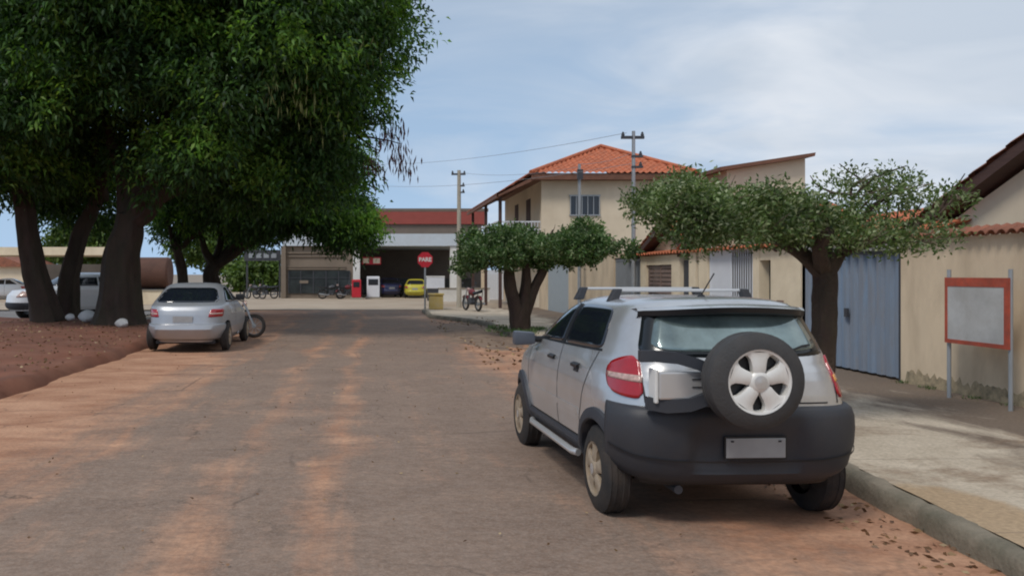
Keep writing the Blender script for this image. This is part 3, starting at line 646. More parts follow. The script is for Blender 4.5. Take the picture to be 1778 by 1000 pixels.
# ------------------------------------------------------------------ trees
def ell_pts(c, r, n, shell=.55):
    d = rng.normal(size=(n, 3)); d /= np.linalg.norm(d, axis=1, keepdims=True)
    rad = rng.uniform(shell ** 3, 1, n) ** (1 / 3)
    return np.array(c) + d * np.array(r) * rad[:, None], d
def noise3(p):
    v = np.sin(p[:, 0] * 1.9 + 1) * np.cos(p[:, 1] * 1.3) + np.sin(p[:, 2] * 2.3 + p[:, 0]) * .8 + np.sin(p[:, 0] * 4.1 - p[:, 2] * 3.7) * .5
    r = np.argsort(np.argsort(v)) / len(v); return r * .9 + rng.random(len(v)) * .12
def crown(name, ells, nclump, per, spread, length, width, m, parent, droop=.3, shell=.6, upbias=0, tipmat=None, tipfrac=0, lobes=0, lobe_r=.8):
    if lobes:
        sub = []
        for (c, r) in ells:
            n = max(5, int(lobes * (r[0] * r[1] * r[2]) ** (2 / 3))); p, d = ell_pts(c, r, n, .75)
            for q in p: k_ = lobe_r * random.uniform(.6, 1.35); sub.append((tuple(q), (k_ * 1.15, k_ * 1.15, k_ * .72)))
            sub.append((c, tuple(.7 * x for x in r)))
        ells = sub
    vols = np.array([(e_[1][0] * e_[1][1] * e_[1][2]) ** (2 / 3) for e_ in ells]); vols /= vols.sum()
    cs, ds = [], []
    for (c, r), v in zip(ells, vols):
        p, d = ell_pts(c, r, max(3, int(nclump * v)), shell); cs.append(p); ds.append(d)
    cs = np.concatenate(cs); ds = np.concatenate(ds)
    def mk(cs, ds, nm, m):
        n = len(cs) * per
        b = np.repeat(cs, per, 0) + rng.normal(size=(n, 3)) * spread * .5
        d = rng.normal(size=(n, 3)) + np.repeat(ds, per, 0) * .8 + np.array([0, 0, upbias])
        o = quads_mesh(nm, leaf_quads(b, d, length, width, droop), m, None)
        o.parent = parent; o.matrix_parent_inverse = parent.matrix_basis.inverted(); return o
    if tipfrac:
        hz = noise3(cs); k = (hz > 1 - tipfrac * 2.2) & (ds[:, 2] > -.45)  # lighter green for noise-picked clumps, except those facing well downward
        mk(cs[k], ds[k], 'lighter_leaves', tipmat); cs, ds = cs[~k], ds[~k]
    return mk(cs, ds, name, m)
from mathutils import noise as mnoise
def bark_tube(mb, pts, rad, n=18, amp=.16, fr=2.2):
    P = []; Rr = []
    for i in range(len(pts) - 1):
        for k in range(5): P.append(pts[i].lerp(pts[i + 1], k / 5)); Rr.append(rad[i] + (rad[i + 1] - rad[i]) * k / 5)
    P.append(pts[-1]); Rr.append(rad[-1])
    for _ in range(14): P = [P[0]] + [(P[i - 1] + P[i] * 2 + P[i + 1]) / 4 for i in range(1, len(P) - 1)] + [P[-1]]
    for _ in range(6): Rr = [Rr[0]] + [(Rr[i - 1] + Rr[i] * 2 + Rr[i + 1]) / 4 for i in range(1, len(Rr) - 1)] + [Rr[-1]]
    s0 = len(mb.v); mb.tube(P, Rr, n)
    for i in range(s0, len(mb.v)):
        j = (i - s0) // n
        if j >= len(P): break
        v = Vector(mb.v[i]); c = P[j]; d = v - c; r = Rr[j]
        q = Vector((d.x / r + 3 * rad[0], d.y / r + 7, c.z * .28 / max(.12, rad[0]))); a = math.atan2(d.y, d.x)
        f = 1 + amp * (mnoise.noise(q * fr * .5) + .6 * mnoise.noise(q * fr * 1.6)) + amp * .6 * math.sin(5 * a + 2 * mnoise.noise(q))
        mb.v[i] = tuple(c + d * f)
def limb(mb, p0, p1, r0, r1, bend=.15, n=7, sides=10, wob=.12):
    p0, p1 = Vector(p0), Vector(p1); d = p1 - p0; o = d.orthogonal().normalized() * random.uniform(-1, 1) + Vector((random.uniform(-1, 1), random.uniform(-1, 1), 0)) * .6
    pts = [p0.lerp(p1, t) + o * bend * d.length * math.sin(math.pi * t) * .4 + Vector([random.gauss(0, .012) * d.length for _ in range(3)]) * (0 < t < 1) for t in np.linspace(0, 1, n)]
    mb.tube(pts, [r0 + (r1 - r0) * t for t in np.linspace(0, 1, n)], sides, wob=wob); return pts
def EL(px, py, Y, rx, ry, rz): return (tuple(at(px, py, Y)), (rx, ry, rz))
def big_tree(name, px, Y, lab, trunk_pts, r0, forks, ells, nclump, per=26, group='mango trees on the dirt verge', **k):
    z0 = vz(gx(px, Y), Y) - .05 if Y < 30 else 0
    o = empty(name, (gx(px, Y), Y, z0), lab, 'tree', group)
    b = MB(); pts = [Vector((gx(px, Y), Y, z0))] + [at(*q) for q in trunk_pts]
    full = []
    for i in range(len(pts) - 1):
        for t in (0, .33, .66): full.append(pts[i].lerp(pts[i + 1], t) + Vector((random.gauss(0, .04), random.gauss(0, .04), 0)) * (i + t > 0))
    full.append(pts[-1]); m = len(full)
    rad = [r0 * (1 - .45 * i / (m - 1)) * (1.25 if i == 0 else 1.07 if i == 1 else 1) for i in range(m)]
    bark_tube(b, full, rad, 24)
    for q in forks: limb(b, pts[-1] - Vector((0, 0, .3)), at(*q), r0 * .5, r0 * .14, .25, 9)
    t_ = part(b, 'trunk', M['bark_big'], o, smooth=True)
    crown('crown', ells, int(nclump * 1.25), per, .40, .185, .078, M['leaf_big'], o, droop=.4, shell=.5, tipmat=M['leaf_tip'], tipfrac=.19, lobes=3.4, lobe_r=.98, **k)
    return o
tA = big_tree('mango_tree', 82, 26.5, 'mango tree at the far left with a single straight leaning trunk',
    [(62, 470, 26.4), (45, 380, 26.2), (30, 300, 26)], .42, [(-60, 180, 25), (90, 170, 27), (20, 100, 26), (-30, 120, 24)],
    [EL(40, 110, 25, 3.6, 4, 3.3), EL(-60, 200, 25, 2.2, 3, 2.0), EL(15, 285, 24.5, 1.0, 1.6, .9), EL(90, 30, 24, 3, 3, 2.4)], 2500)
tB = big_tree('mango_tree', 112, 28, 'mango tree with slanting trunk leaning right, second from the left',
    [(118, 480, 28), (140, 400, 28), (180, 330, 27.8)], .36, [(240, 200, 27), (140, 200, 29), (220, 120, 27), (110, 250, 29)],
    [EL(140, 285, 29.5, 1.5, 2, 1.9), EL(200, 120, 28, 3.2, 3.5, 3.2), EL(110, 340, 31, 1.1, 1.3, .9), EL(60, 240, 30, 2.2, 1.8, 1.6)], 1900)
tC = big_tree('mango_tree', 205, 25.5, 'thickest mango tree with a broad crown overhanging the road',
    [(207, 490, 25.5), (215, 420, 25.5), (225, 370, 25.4)], .66, [(330, 250, 25), (230, 150, 26), (480, 200, 24.5), (560, 120, 24), (300, 60, 24), (170, 180, 26), (420, 60, 24.5)],
    [EL(518, 190, 25, 1.2, 2.6, 2.3), EL(535, 110, 24.5, 1.55, 2.6, 2.2), EL(615, 0, 24.5, 1.65, 2.2, 1.3), EL(645, 62, 24.5, .55, 1.0, .5), EL(430, 110, 24, 3.2, 3.6, 3.4), EL(300, 90, 24.5, 3.2, 3.4, 3.3),
     EL(360, 250, 25.5, 2.6, 2.6, 1.5), EL(535, 275, 25.5, 1.0, 1.8, 1.1), EL(470, 270, 26, 1.8, 2.2, 1.3), EL(250, -60, 24, 5, 4, 2.6), EL(490, -80, 24, 3.4, 3.6, 2.4)], 6800)
tD = big_tree('mango_tree', 318, 34, 'left of the two mango trees behind the silver car',
    [(315, 470, 34), (305, 420, 34)], .26, [(290, 370, 34), (350, 340, 35), (390, 350, 34)],
    [EL(330, 345, 34.5, 1.6, 2.2, 1.3), EL(400, 320, 34, 2.2, 2.6, 1.6)], 1300, group='mango trees on the dirt verge')
tE = big_tree('mango_tree', 372, 35.5, 'mango tree with several dark stems behind the silver car',
    [(368, 480, 35.5), (372, 450, 35.5)], .42, [(345, 390, 35), (378, 380, 36), (430, 370, 35), (520, 360, 35), (590, 350, 34.5)],
    [EL(470, 345, 35, 2.3, 2.6, 1.35), EL(575, 352, 34.5, 1.3, 2, 1.1), EL(605, 378, 34.2, .6, 1.1, .65), EL(540, 310, 35, 1.9, 2, 1.2), EL(425, 355, 36, 2.0, 2.2, 1.1)], 2700, group='mango trees on the dirt verge')
# hanging seed pods at the crown's edge and pale flower stems in it (parts of the thick tree)
def hang(name, centres, n, ln, m, par, spread=.3, wd=.03):
    B = []
    for c in centres: B.append(np.array(c) + rng.normal(size=(n, 3)) * [spread, spread, spread * .9])
    B = np.concatenate(B); D = rng.normal(size=B.shape) * .18 + [0, 0, -1]
    o = quads_mesh(name, leaf_quads(B, D, ln, wd, 0), m, None); o.parent = par; o.matrix_parent_inverse = par.matrix_basis.inverted(); return o
for q in ((677, 235), (690, 262), (683, 225), (655, 280), (697, 285)): hang('seed_pod_sprays', [at(*q, 24)], 42, .30, M['pods'], tC, .22, .05)
hang('seed_pod_sprays', [at(663, 168, 24)], 16, .22, M['pods'], tC, .1, .045)
hang('blossom_sprays', [at(480, 160, 21.2), at(515, 150, 21.4), at(600, 55, 22), at(550, 175, 22), at(620, 75, 22.2)], 26, .32, M['panicle'], tC, .35, .03)
b = MB(); a0 = at(600, 215, 24.5)
for q in ((682, 215), (668, 160), (695, 250), (660, 262)): b = MB(); limb(b, a0, at(*q, 24), .05, .012, .2, 7, 5, 0); part(b, 'branch', M['bark_big'], tC)

def umbrella_tree(px, Y, lab, stems, ells, sub, nclump, per, leaf, m, sparse=None, shell=.35, lob=22, twigs=150):
    o = empty('umbrella_tree', (gx(px, Y), Y, .15), lab, 'tree'); b = MB(); tips = []
    for pts, r0, r1 in stems:
        P = [at(*q) for q in pts]; full = []
        for i in range(len(P) - 1):
            for t in (0, .5): full.append(P[i].lerp(P[i + 1], t) + Vector((random.gauss(0, .012), random.gauss(0, .012), 0)) * (i + t > 0))
        full.append(P[-1]); k = len(full); bark_tube(b, full, [r0 + (r1 - r0) * i / (k - 1) for i in range(k)], 20, .15)
    for p, q, r0, r1 in sub: tips.append(limb(b, at(*p), at(*q), r0, r1, .25, 8, 7))
    for pts in tips:
        for _ in range(5):
            s_ = pts[random.randint(2, 6)]; limb(b, s_, s_ + Vector((random.gauss(0, .28), random.gauss(0, .28), random.uniform(.1, .4))), .018, .005, .3, 5, 5)
    part(b, 'trunk', M['bark'], o, smooth=True)
    if not twigs: tips = []
    tw = MB(); allp = [q for p_ in tips for q in p_[2:]]
    for _ in range(twigs):
        c_, r_ = random.choice(ells + (sparse[0][0] if sparse else [])); d_ = Vector([random.gauss(0, 1) for _ in range(3)]).normalized(); d_.z = abs(d_.z)
        e_ = Vector(c_) + Vector([d_[i] * r_[i] * 1.02 for i in range(3)]); a_ = min(allp, key=lambda q: (q - e_).length)
        if (a_ - e_).length < 1.6: limb(tw, a_, e_, .009, .003, .3, 6, 4, 0)
    if twigs: part(tw, 'twigs', M['twig'], o)
    crown('crown', ells, nclump, per, .11, leaf, leaf * .42, m, o, droop=.1, shell=shell, upbias=.6, lobes=lob, lobe_r=.17 if Y < 15 else .32)
    if sparse:
        for (e_, n_) in sparse: crown('leaf_sprays', e_, n_, per, .10, leaf, leaf * .42, m, o, droop=.1, shell=.1, upbias=.6)
    return o
YU = 9.2
o1 = umbrella_tree(1424, YU, 'umbrella tree with flat clipped crown and thick mossy trunk in front of the blue gate',
    [([(1428, 748, YU), (1429, 600, YU), (1432, 520, YU), (1430, 455, YU)], .135, .115), ([(1432, 475, YU), (1400, 445, 9.15), (1345, 415, 9.1)], .10, .05),
     ([(1434, 475, YU), (1462, 440, 9.3), (1480, 400, 9.4)], .09, .04), ([(1432, 470, YU), (1436, 430, 9.6), (1420, 395, 9.8)], .09, .05), ([(1430, 468, YU), (1425, 430, 8.8), (1440, 400, 8.6)], .09, .05)],
    [EL(1192, 380, 9.0, .44, .8, .32), EL(1250, 362, 9.1, .60, 1.0, .32), EL(1330, 372, 9.2, .6, 1.1, .33), EL(1178, 343, 9.2, .30, .6, .22), EL(1395, 400, 9.2, .5, 1.0, .24), EL(1290, 400, 9.0, .7, .9, .2)],
    [((1345, 415, 9.1), (1180, 370, 9.0), .055, .015), ((1360, 420, 9.1), (1240, 340, 9.4), .04, .012), ((1390, 440, 9.3), (1310, 345, 9.6), .035, .010), ((1480, 400, 9.4), (1560, 330, 9.3), .04, .012),
     ((1462, 430, 9.3), (1660, 345, 9.2), .045, .012), ((1475, 410, 9.4), (1475, 325, 9.3), .035, .008), ((1436, 430, 9.6), (1400, 335, 9.8), .04, .010), ((1462, 440, 9.2), (1600, 420, 9.0), .04, .01), ((1420, 395, 9.8), (1300, 380, 10.3), .04, .012)],
    1800, 15, .060, M['leaf_small'],
    sparse=[([EL(1480, 345, 9.3, .5, .8, .30), EL(1550, 330, 9.3, .34, .5, .2), EL(1570, 400, 9.1, .62, .7, .12), EL(1640, 350, 9.2, .26, .4, .17), EL(1460, 410, 9.0, .45, .8, .18), EL(1520, 418, 9.0, .5, .7, .13), EL(1600, 422, 9.1, .35, .5, .10)], 430)])
YV = 23.6
o2 = umbrella_tree(903, YV, 'smaller umbrella tree with three forked stems beyond the silver hatchback',
    [([(905, 580, YV), (900, 545, YV), (886, 500, YV), (884, 455, YV), (868, 425, YV)], .25, .10), ([(905, 578, YV), (910, 530, YV), (914, 490, YV), (912, 440, YV)], .24, .09), ([(908, 560, YV), (925, 505, YV), (950, 455, YV), (985, 430, YV)], .16, .08)],
    [EL(850, 430, 23.4, .80, 1.3, .42), EL(930, 428, 23.6, 1.2, 1.6, .40), EL(1025, 430, 23.6, 1.05, 1.4, .42), EL(835, 448, 23.2, .5, .8, .3), EL(985, 440, 23.5, 1.3, 1.4, .35), EL(1000, 415, 23.8, 1.0, 1.2, .30)],
    [((884, 450, YV), (820, 420, 23.4), .09, .03), ((912, 445, YV), (960, 400, 24), .08, .03), ((985, 430, YV), (1080, 425, 23.7), .07, .02), ((868, 425, YV), (890, 400, 24), .07, .02)],
    2300, 15, .12, M['leaf_two'], shell=.5, lob=12, twigs=0)
# far trees
def far_tree(px, Y, base_py, ells, lab):
    o = empty('far_tree', (gx(px, Y), Y, 0), lab, 'tree', 'trees beyond the avenue'); b = MB(); c = Vector(ells[0][0])
    limb(b, (gx(px, Y), Y, 0), (c.x, c.y, c.z), .35, .12, .1); part(b, 'trunk', M['bark_big'], o, smooth=True)
    crown('crown', ells, 330, 20, .8, .5, .3, M['leaf_far'], o, droop=.2, shell=.4)
far_tree(120, 85, 0, [EL(125, 425, 85, 2.8, 2.5, 1.5), EL(175, 420, 85, 2.6, 2.5, 2.0)], 'green tree above the long pale canopy at the left')
far_tree(370, 90, 0, [EL(350, 425, 90, 3.5, 3, 2.0), EL(400, 440, 90, 3.5, 3, 2.2)], 'green tree seen between the dark stems behind the silver car')
far_tree(455, 80, 0, [EL(455, 472, 80, 2.0, 2, 1.3), EL(430, 480, 80, 1.6, 2, 1.0), EL(478, 482, 80, 1.2, 2, 1.0)], 'low green tree under the dark overhead sign')
far_tree(30, 110, 0, [EL(20, 468, 110, 5, 3, 1.2), EL(90, 462, 110, 5, 3, 1.6)], 'distant tree line clump at the far left')

# ------------------------------------------------------------------ left background
o = empty('long_canopy', (gx(90, 55), 56, 0), 'long pale flat canopy roof behind the left tree trunks', 'canopy')
b = MB(); b.box(gx(-120, 55), gx(188, 55), 55, 61, at(0, 443, 55).z, at(0, 429, 55).z); part(b, 'roof_slab', M['cream_paint'], o)
for px in (-80, 30, 168):
    b = MB(); b.tube([(gx(px, 55) , 57, 0), (gx(px, 55), 57, at(0, 443, 55).z)], .12, 8); part(b, 'column', M['cream_paint'], o)
b = MB(); b.box(gx(60, 62), gx(190, 62), 63, 63.3, 0, 2.4); part(b, 'back_wall', M['station_dark'], o)
o = empty('tank_trailer', (gx(262, 52), 52, .035), 'rusty brown cylindrical tank trailer behind the tree trunks', 'trailer')
b = MB(); tcx = gx(150, 52); b.lathe([(0, 0), (0, .85), (.1, .95), (3.1, .95), (3.2, .85), (3.2, 0)], (gx(296, 52) - 3.2, 52, 1.75), 'x', 26); part(b, 'tank', M['tank_rust'], o, smooth=True)
b = MB(); b.box(gx(296, 52) - 3.1, gx(296, 52) - .1, 51.4, 52.6, .62, .80); part(b, 'chassis', M['dark_metal'], o)
for dx in (-2.6, -1.3, -.5):
    b = MB(); b.lathe([(-.12, 0), (-.12, .4), (.12, .4), (.12, 0)], (gx(296, 52) + dx, 51.3, .43), 'y', 20); part(b, 'wheel', M['tyre'], o)
o = empty('pale_wall', (gx(250, 48), 48, .03), 'pale low boundary wall behind the silver car', 'wall')
b = MB(); b.box(gx(228, 48), gx(300, 48), 47.8, 48, .03, .75); part(b, 'wall_body', M['cream_paint'], o); b = MB(); b.box(gx(227, 48), gx(301, 48), 47.76, 48.04, .75, .82); part(b, 'coping', M['concrete'], o)
o = empty('overhead_sign', (gx(458, 60), 60, .03), 'dark overhead sign board on posts left of the fuel station', 'sign')
b = MB(); b.box(gx(424, 60), gx(487, 60), 60, 60.2, at(0, 453, 60).z, at(0, 434, 60).z); part(b, 'board', M['dark_metal'], o)
b = MB()
for i in range(4): b.box(gx(432 + i * 13, 60), gx(441 + i * 13, 60), 59.95, 59.99, at(0, 448, 60).z, at(0, 440, 60).z)
part(b, 'board_panel', M['grey_metal'], o)
for px in (428, 485):
    b = MB(); b.box(gx(px, 60) - .06, gx(px, 60) + .06, 60.22, 60.34, .03, at(0, 436, 60).z); part(b, 'post', M['dark_metal'], o)
o = empty('far_house', (gx(20, 75), 78, 0), 'small far house with tan walls at the left edge', 'house')
b = MB(); b.box(gx(-60, 75), gx(42, 75), 76, 84, 0, at(0, 462, 76).z); part(b, 'wall_body', M['house_cream'], o)
b = MB(); b.prism([(gx(-66, 75), 2.3), (gx(46, 75), 2.3), (gx(-6, 75), 3.3)], 'y', 75.6, 84.4); part(b, 'roof', M['tile_old'], o)

def bag(px, Y, s, lab):
    o = MB(); c = Vector((gx(px, Y), Y, vz(gx(px, Y), Y) + s * .38)); P = []
    for i in range(9):
        th_ = math.pi * i / 8; row = []
        for j in range(13):
            ph = 2 * math.pi * j / 12; rr = s * (1 + .14 * math.sin(3 * ph + i) + .08 * math.cos(5 * ph - i))
            row.append(c + Vector((math.sin(th_) * math.cos(ph) * rr * .62, math.sin(th_) * math.sin(ph) * rr * .5, math.cos(th_) * s * (.42 if th_ > 1.2 else .5))))
        P.append(row)
    o.grid(P); return tag(o.build('plastic_bag', M['bag_white'], smooth=True, weld=True), lab, 'bag', 'white bags under the mango trees')
bag(152, 26.2, .42, 'large white plastic bag on the earth between the trunks')
bag(122, 26.4, .24, 'small white bag at the foot of the slanting trunk')
bag(212, 24.4, .30, 'flat white bag in front of the thickest trunk')

# ------------------------------------------------------------------ cars
def interp(tab, z):
    """smooth monotone-ish lookup of (w, yr, yf) at z"""
    if z <= tab[0][0]: return tab[0][1:]
    for a, b_ in zip(tab, tab[1:]):
        if z <= b_[0]:
            t = (z - a[0]) / (b_[0] - a[0]); return tuple(p + (q - p) * t for p, q in zip(a[1:], b_[1:]))
    return tab[-1][1:]
class Shell:
    def __init__(s, tab, pr=4.6, pf=3.2, sq=0, zlo=.80):
        s.sq = sq; s.zlo = zlo; s.tab = tab; s.pr = pr; s.pf = pf; s.cache = {}
    def contour(s, z, off=0):
        key = (round(z, 4), off)
        if key in s.cache: return s.cache[key]
        w, yr, yf = interp(s.tab, z); w += off; yr -= off; yf += off; ym = (yr + yf) / 2; hl = (yf - yr) / 2; pts = []; pr_ = s.prz(z)
        n = 130
        for i in range(n + 1):      # rear centre -> side
            t = math.pi / 2 * i / n; x = w * abs(math.sin(t)) ** (2 / pr_); y = ym - hl * abs(math.cos(t)) ** (2 / pr_); pts.append((x, y))
        for i in range(1, n + 1):
            t = math.pi / 2 * i / n; x = w * abs(math.cos(t)) ** (2 / s.pf); y = ym + hl * abs(math.sin(t)) ** (2 / s.pf); pts.append((x, y))
        P = np.array(pts); d = np.concatenate([[0], np.cumsum(np.linalg.norm(np.diff(P, axis=0), axis=1))])
        s.cache[key] = (P, d); return P, d
    def prz(s, z):
        k = min(1, max(0, (z - s.zlo) / .30)); return s.pr + s.sq * (1 - k)
    def S(s, q, z, off=0):
        """point at arclength |q| from the rear centre; negative = left"""
        P, d = s.contour(z, off); a = min(abs(q), d[-1]); x = np.interp(a, d, P[:, 0]); y = np.interp(a, d, P[:, 1]); return (math.copysign(x, q) if q else 0.0, y, z)
    def side(s, y, z, off=0, sg=-1):
        w, yr, yf = interp(s.tab, z); ym = (yr + yf) / 2; hl = (yf - yr) / 2; t = (y - ym) / hl; p = s.prz(z) if t < 0 else s.pf
        return (sg * (w * max(0, 1 - min(1, abs(t)) ** p) ** (1 / p) + off), y, z)
    def rear(s, x, z, off=0):
        w, yr, yf = interp(s.tab, z); ym = (yr + yf) / 2; hl = (yf - yr) / 2
        p = s.prz(z); return (x, ym - hl * max(0, 1 - min(1, abs(x) / w) ** p) ** (1 / p) - off, z)
    def front(s, x, z, off=0):
        w, yr, yf = interp(s.tab, z); ym = (yr + yf) / 2; hl = (yf - yr) / 2
        return (x, ym + hl * max(0, 1 - min(1, abs(x) / w) ** s.pf) ** (1 / s.pf) + off, z)
    def body(s, nlev=44, ncol=150):
        zs = sorted(set([r_[0] for r_ in s.tab] + list(np.linspace(s.tab[0][0], s.tab[-1][0], nlev)))); b = MB(); rows = []
        for z in zs:
            P, d = s.contour(z); q = np.linspace(0, d[-1], ncol // 2 + 1)
            r_ = [(np.interp(a, d, P[:, 0]), np.interp(a, d, P[:, 1]), z) for a in q]
            l_ = [(-x, y, zz_) for x, y, zz_ in r_[::-1]][1:-1]
            rows.append(r_ + l_)
        n = len(rows[0]); m = len(rows)
        b.add([p for row in rows for p in row] , [(i * n + k, i * n + (k + 1) % n, (i + 1) * n + (k + 1) % n, (i + 1) * n + k) for i in range(m - 1) for k in range(n)])
        b.add(rows[0], [tuple(range(n - 1, -1, -1))]); b.add(rows[-1], [tuple(range(n))])
        return b
def coons(pts_fn, quad, nu=14, nv=8, bulge=(0, 0, 0, 0), rnd=0):
    """quad corners bl, br, tr, tl in 2-D; bulge curves bottom, right, top, left edges outward; rnd rounds the corners"""
    bl, br, tr, tl = [np.array(q, float) for q in quad]; rows = []
    for i in range(nu + 1):
        u = i / nu; row = []
        for j in range(nv + 1):
            v = j / nv; uu, vv = u, v
            if rnd:     # pull corners in
                a, b_ = 2 * u - 1, 2 * v - 1; k = rnd
                uu = (a * (1 - k * (b_ ** 8) * .5 * abs(a) ** 3) + 1) / 2; vv = (b_ * (1 - k * (a ** 8) * .5 * abs(b_) ** 3) + 1) / 2
            p = bl * (1 - uu) * (1 - vv) + br * uu * (1 - vv) + tr * uu * vv + tl * (1 - uu) * vv
            p = p + np.array([0, -1]) * bulge[0] * 4 * uu * (1 - uu) * (1 - vv) + np.array([0, 1]) * bulge[2] * 4 * uu * (1 - uu) * vv \
                + np.array([1, 0]) * bulge[1] * 4 * vv * (1 - vv) * uu + np.array([-1, 0]) * bulge[3] * 4 * vv * (1 - vv) * (1 - uu)
            row.append(pts_fn(p[0], p[1]))
        rows.append(row)
    b = MB(); b.grid(rows); return b
def strip(fn, pts, w):
    """thin line on a surface through 2-D pts"""
    b = MB(); rows = []
    for i, p in enumerate(pts):
        a = np.array(pts[max(0, i - 1)]); c = np.array(pts[min(len(pts) - 1, i + 1)]); d = (c - a) / (np.linalg.norm(c - a) + 1e-9); n = np.array([-d[1], d[0]]) * w / 2
        rows.append([fn(*(np.array(p) - n)), fn(*(np.array(p) + n))])
    b.grid(rows); return b
def dense(pts, k=6):
    o_ = []
    for a, b_ in zip(pts, pts[1:]):
        for i in range(k): o_.append((a[0] + (b_[0] - a[0]) * i / k, a[1] + (b_[1] - a[1]) * i / k))
    return o_ + [pts[-1]]
def wheel(par, x, y, r, w, sg, tm, rm, spokes=5, rim_r=.62, axis='x'):
    """tyre with tread + spoked rim, outer face towards sg along axis"""
    c = (x, y, r) if axis == 'x' else (x, y[0], y[1])
    b = MB(); pr = [(-w / 2, rim_r * r), (-w / 2 + .004, r * .80), (-w / 2 + .025, r * .94), (-w * .32, r * .99), (-w * .30, r * .975), (-w * .12, r), (-w * .1, r * .982), (w * .1, r * .982), (w * .12, r), (w * .30, r * .975), (w * .32, r * .99), (w / 2 - .025, r * .94), (w / 2 - .004, r * .80), (w / 2, rim_r * r), (w / 2 - .05, rim_r * r * .97)]
    b.lathe([(a, q) for a, q in pr], c, axis, 44); ty = part2(b, 'tyre', tm, par, smooth=True)
    R_ = rim_r * r; f = sg * (w / 2 - .012)
    b = MB(); b.lathe([(f - sg * .0, R_ * 1.03), (f + sg * .008, R_ * 1.0), (f + sg * .004, R_ * .93), (f - sg * .03, R_ * .90), (f - sg * .14, R_ * .88)], c, axis, 44)
    def pt(a, rad, d): # a angle, rad radius, d depth
        u, v = rad * math.cos(a), rad * math.sin(a)
        return (c[0] + d, c[1] + u, c[2] + v) if axis == 'x' else (c[0] + u, c[1] + d, c[2] + v)
    for k in range(spokes):
        a0 = math.pi / 2 + 2 * math.pi * k / spokes; rows = []
        for rad, hw, dd in ((R_ * .18, .62, .0), (R_ * .40, .53, .006), (R_ * .56, .40, .004), (R_ * .74, .36, .0), (R_ * .86, .41, -.003), (R_ * .95, .52, -.003)):
            row = []
            for s_, e_ in ((-1, -.045), (-1, -.004), (-.6, .006), (.6, .006), (1, -.004), (1, -.045)):
                row.append(pt(a0 + s_ * hw * 1.0 * (1 if rad > R_ * .3 else 1.05), rad, f + sg * (dd + e_)))
            rows.append(row)
        b.grid(rows)
    b.lathe([(f + sg * .020, 0), (f + sg * .020, R_ * .20), (f + sg * .014, R_ * .27), (f + sg * .002, R_ * .33), (f - sg * .05, R_ * .34)], c, axis, 24)
    rm_ = part2(b, 'rim', rm, ty, smooth=True)
    b = MB(); b.lathe([(f - sg * .06, 0), (f - sg * .06, R_ * .9)], c, axis, 30); part2(b, 'brake_disc', M['plastic_black'], ty)
    b = MB(); b.lathe([(f + sg * .026, 0), (f + sg * .022, R_ * .20)], c, axis, 20); part2(b, 'hub_cap', M['chrome'], ty, smooth=True)
    return ty
def boolean_cut(o, cutters):
    """cut wheel arches, bake the result"""
    for c in cutters:
        md = o.modifiers.new('cut', 'BOOLEAN'); md.operation = 'DIFFERENCE'; md.solver = 'EXACT'; md.object = c
    dg = bpy.context.evaluated_depsgraph_get(); dg.update(); me = bpy.data.meshes.new_from_object(o.evaluated_get(dg))
    o.modifiers.clear(); old = o.data; o.data = me; bpy.data.meshes.remove(old)
    for c in cutters: bpy.data.objects.remove(c)
    o.data.polygons.foreach_set('use_smooth', [True] * len(o.data.polygons)); o.data.set_sharp_from_angle(angle=R(35))
def car_core(root, tab, paint, axles, wr, half_track, arch=.36, tw=.19, tm=None, rm=None, spokes=5, detail=True, pr=4.6, pf=3.2, inner='plastic_black', sq=0):
    sh = Shell(tab, pr, pf, sq); b = sh.body(44 if detail else 30, 150 if detail else 90)
    o = b.build('body', paint, None, smooth=True, weld=True); cut = []
    for ya in axles:
        for sg in (-1, 1):
            c = MB(); n = 40; pts = []
            c.prism([(ya + arch * math.cos(2 * math.pi * i / n), wr + arch * math.sin(2 * math.pi * i / n)) for i in range(n)], 'x', sg * (half_track - .30), sg * 1.3); cut.append(c.build('cutter', paint))
    boolean_cut(o, cut); o.parent = root
    if sq:      # unpainted lower body
        o.data.materials.clear(); o.data.materials.append(paint); o.data.materials.append(M['plastic_black'])
        for p in o.data.polygons: p.material_index = 1 if p.center.z < .47 else 0
    for ya in axles:
        for sg in (-1, 1):
            wheel(root, sg * (half_track - tw / 2), ya, wr, tw, sg, tm or M['tyre'], rm or M['rim_dirty'], spokes)
            c = MB(); rows = []
            for i in range(25):
                a = math.pi * (i / 24 * .98 + .01); yq, zq = ya + (arch - .006) * math.cos(a), wr + (arch - .006) * math.sin(a); xo = min(half_track - .045, abs(sh.side(yq, max(zq, tab[0][0]), 0, 1)[0]) - .015)
                rows.append([(sg * xx, yq, zq) for xx in (half_track - .29, xo)])
            c.grid(rows); part2(c, 'wheel_well', M[inner], root, smooth=True)
    return sh, o

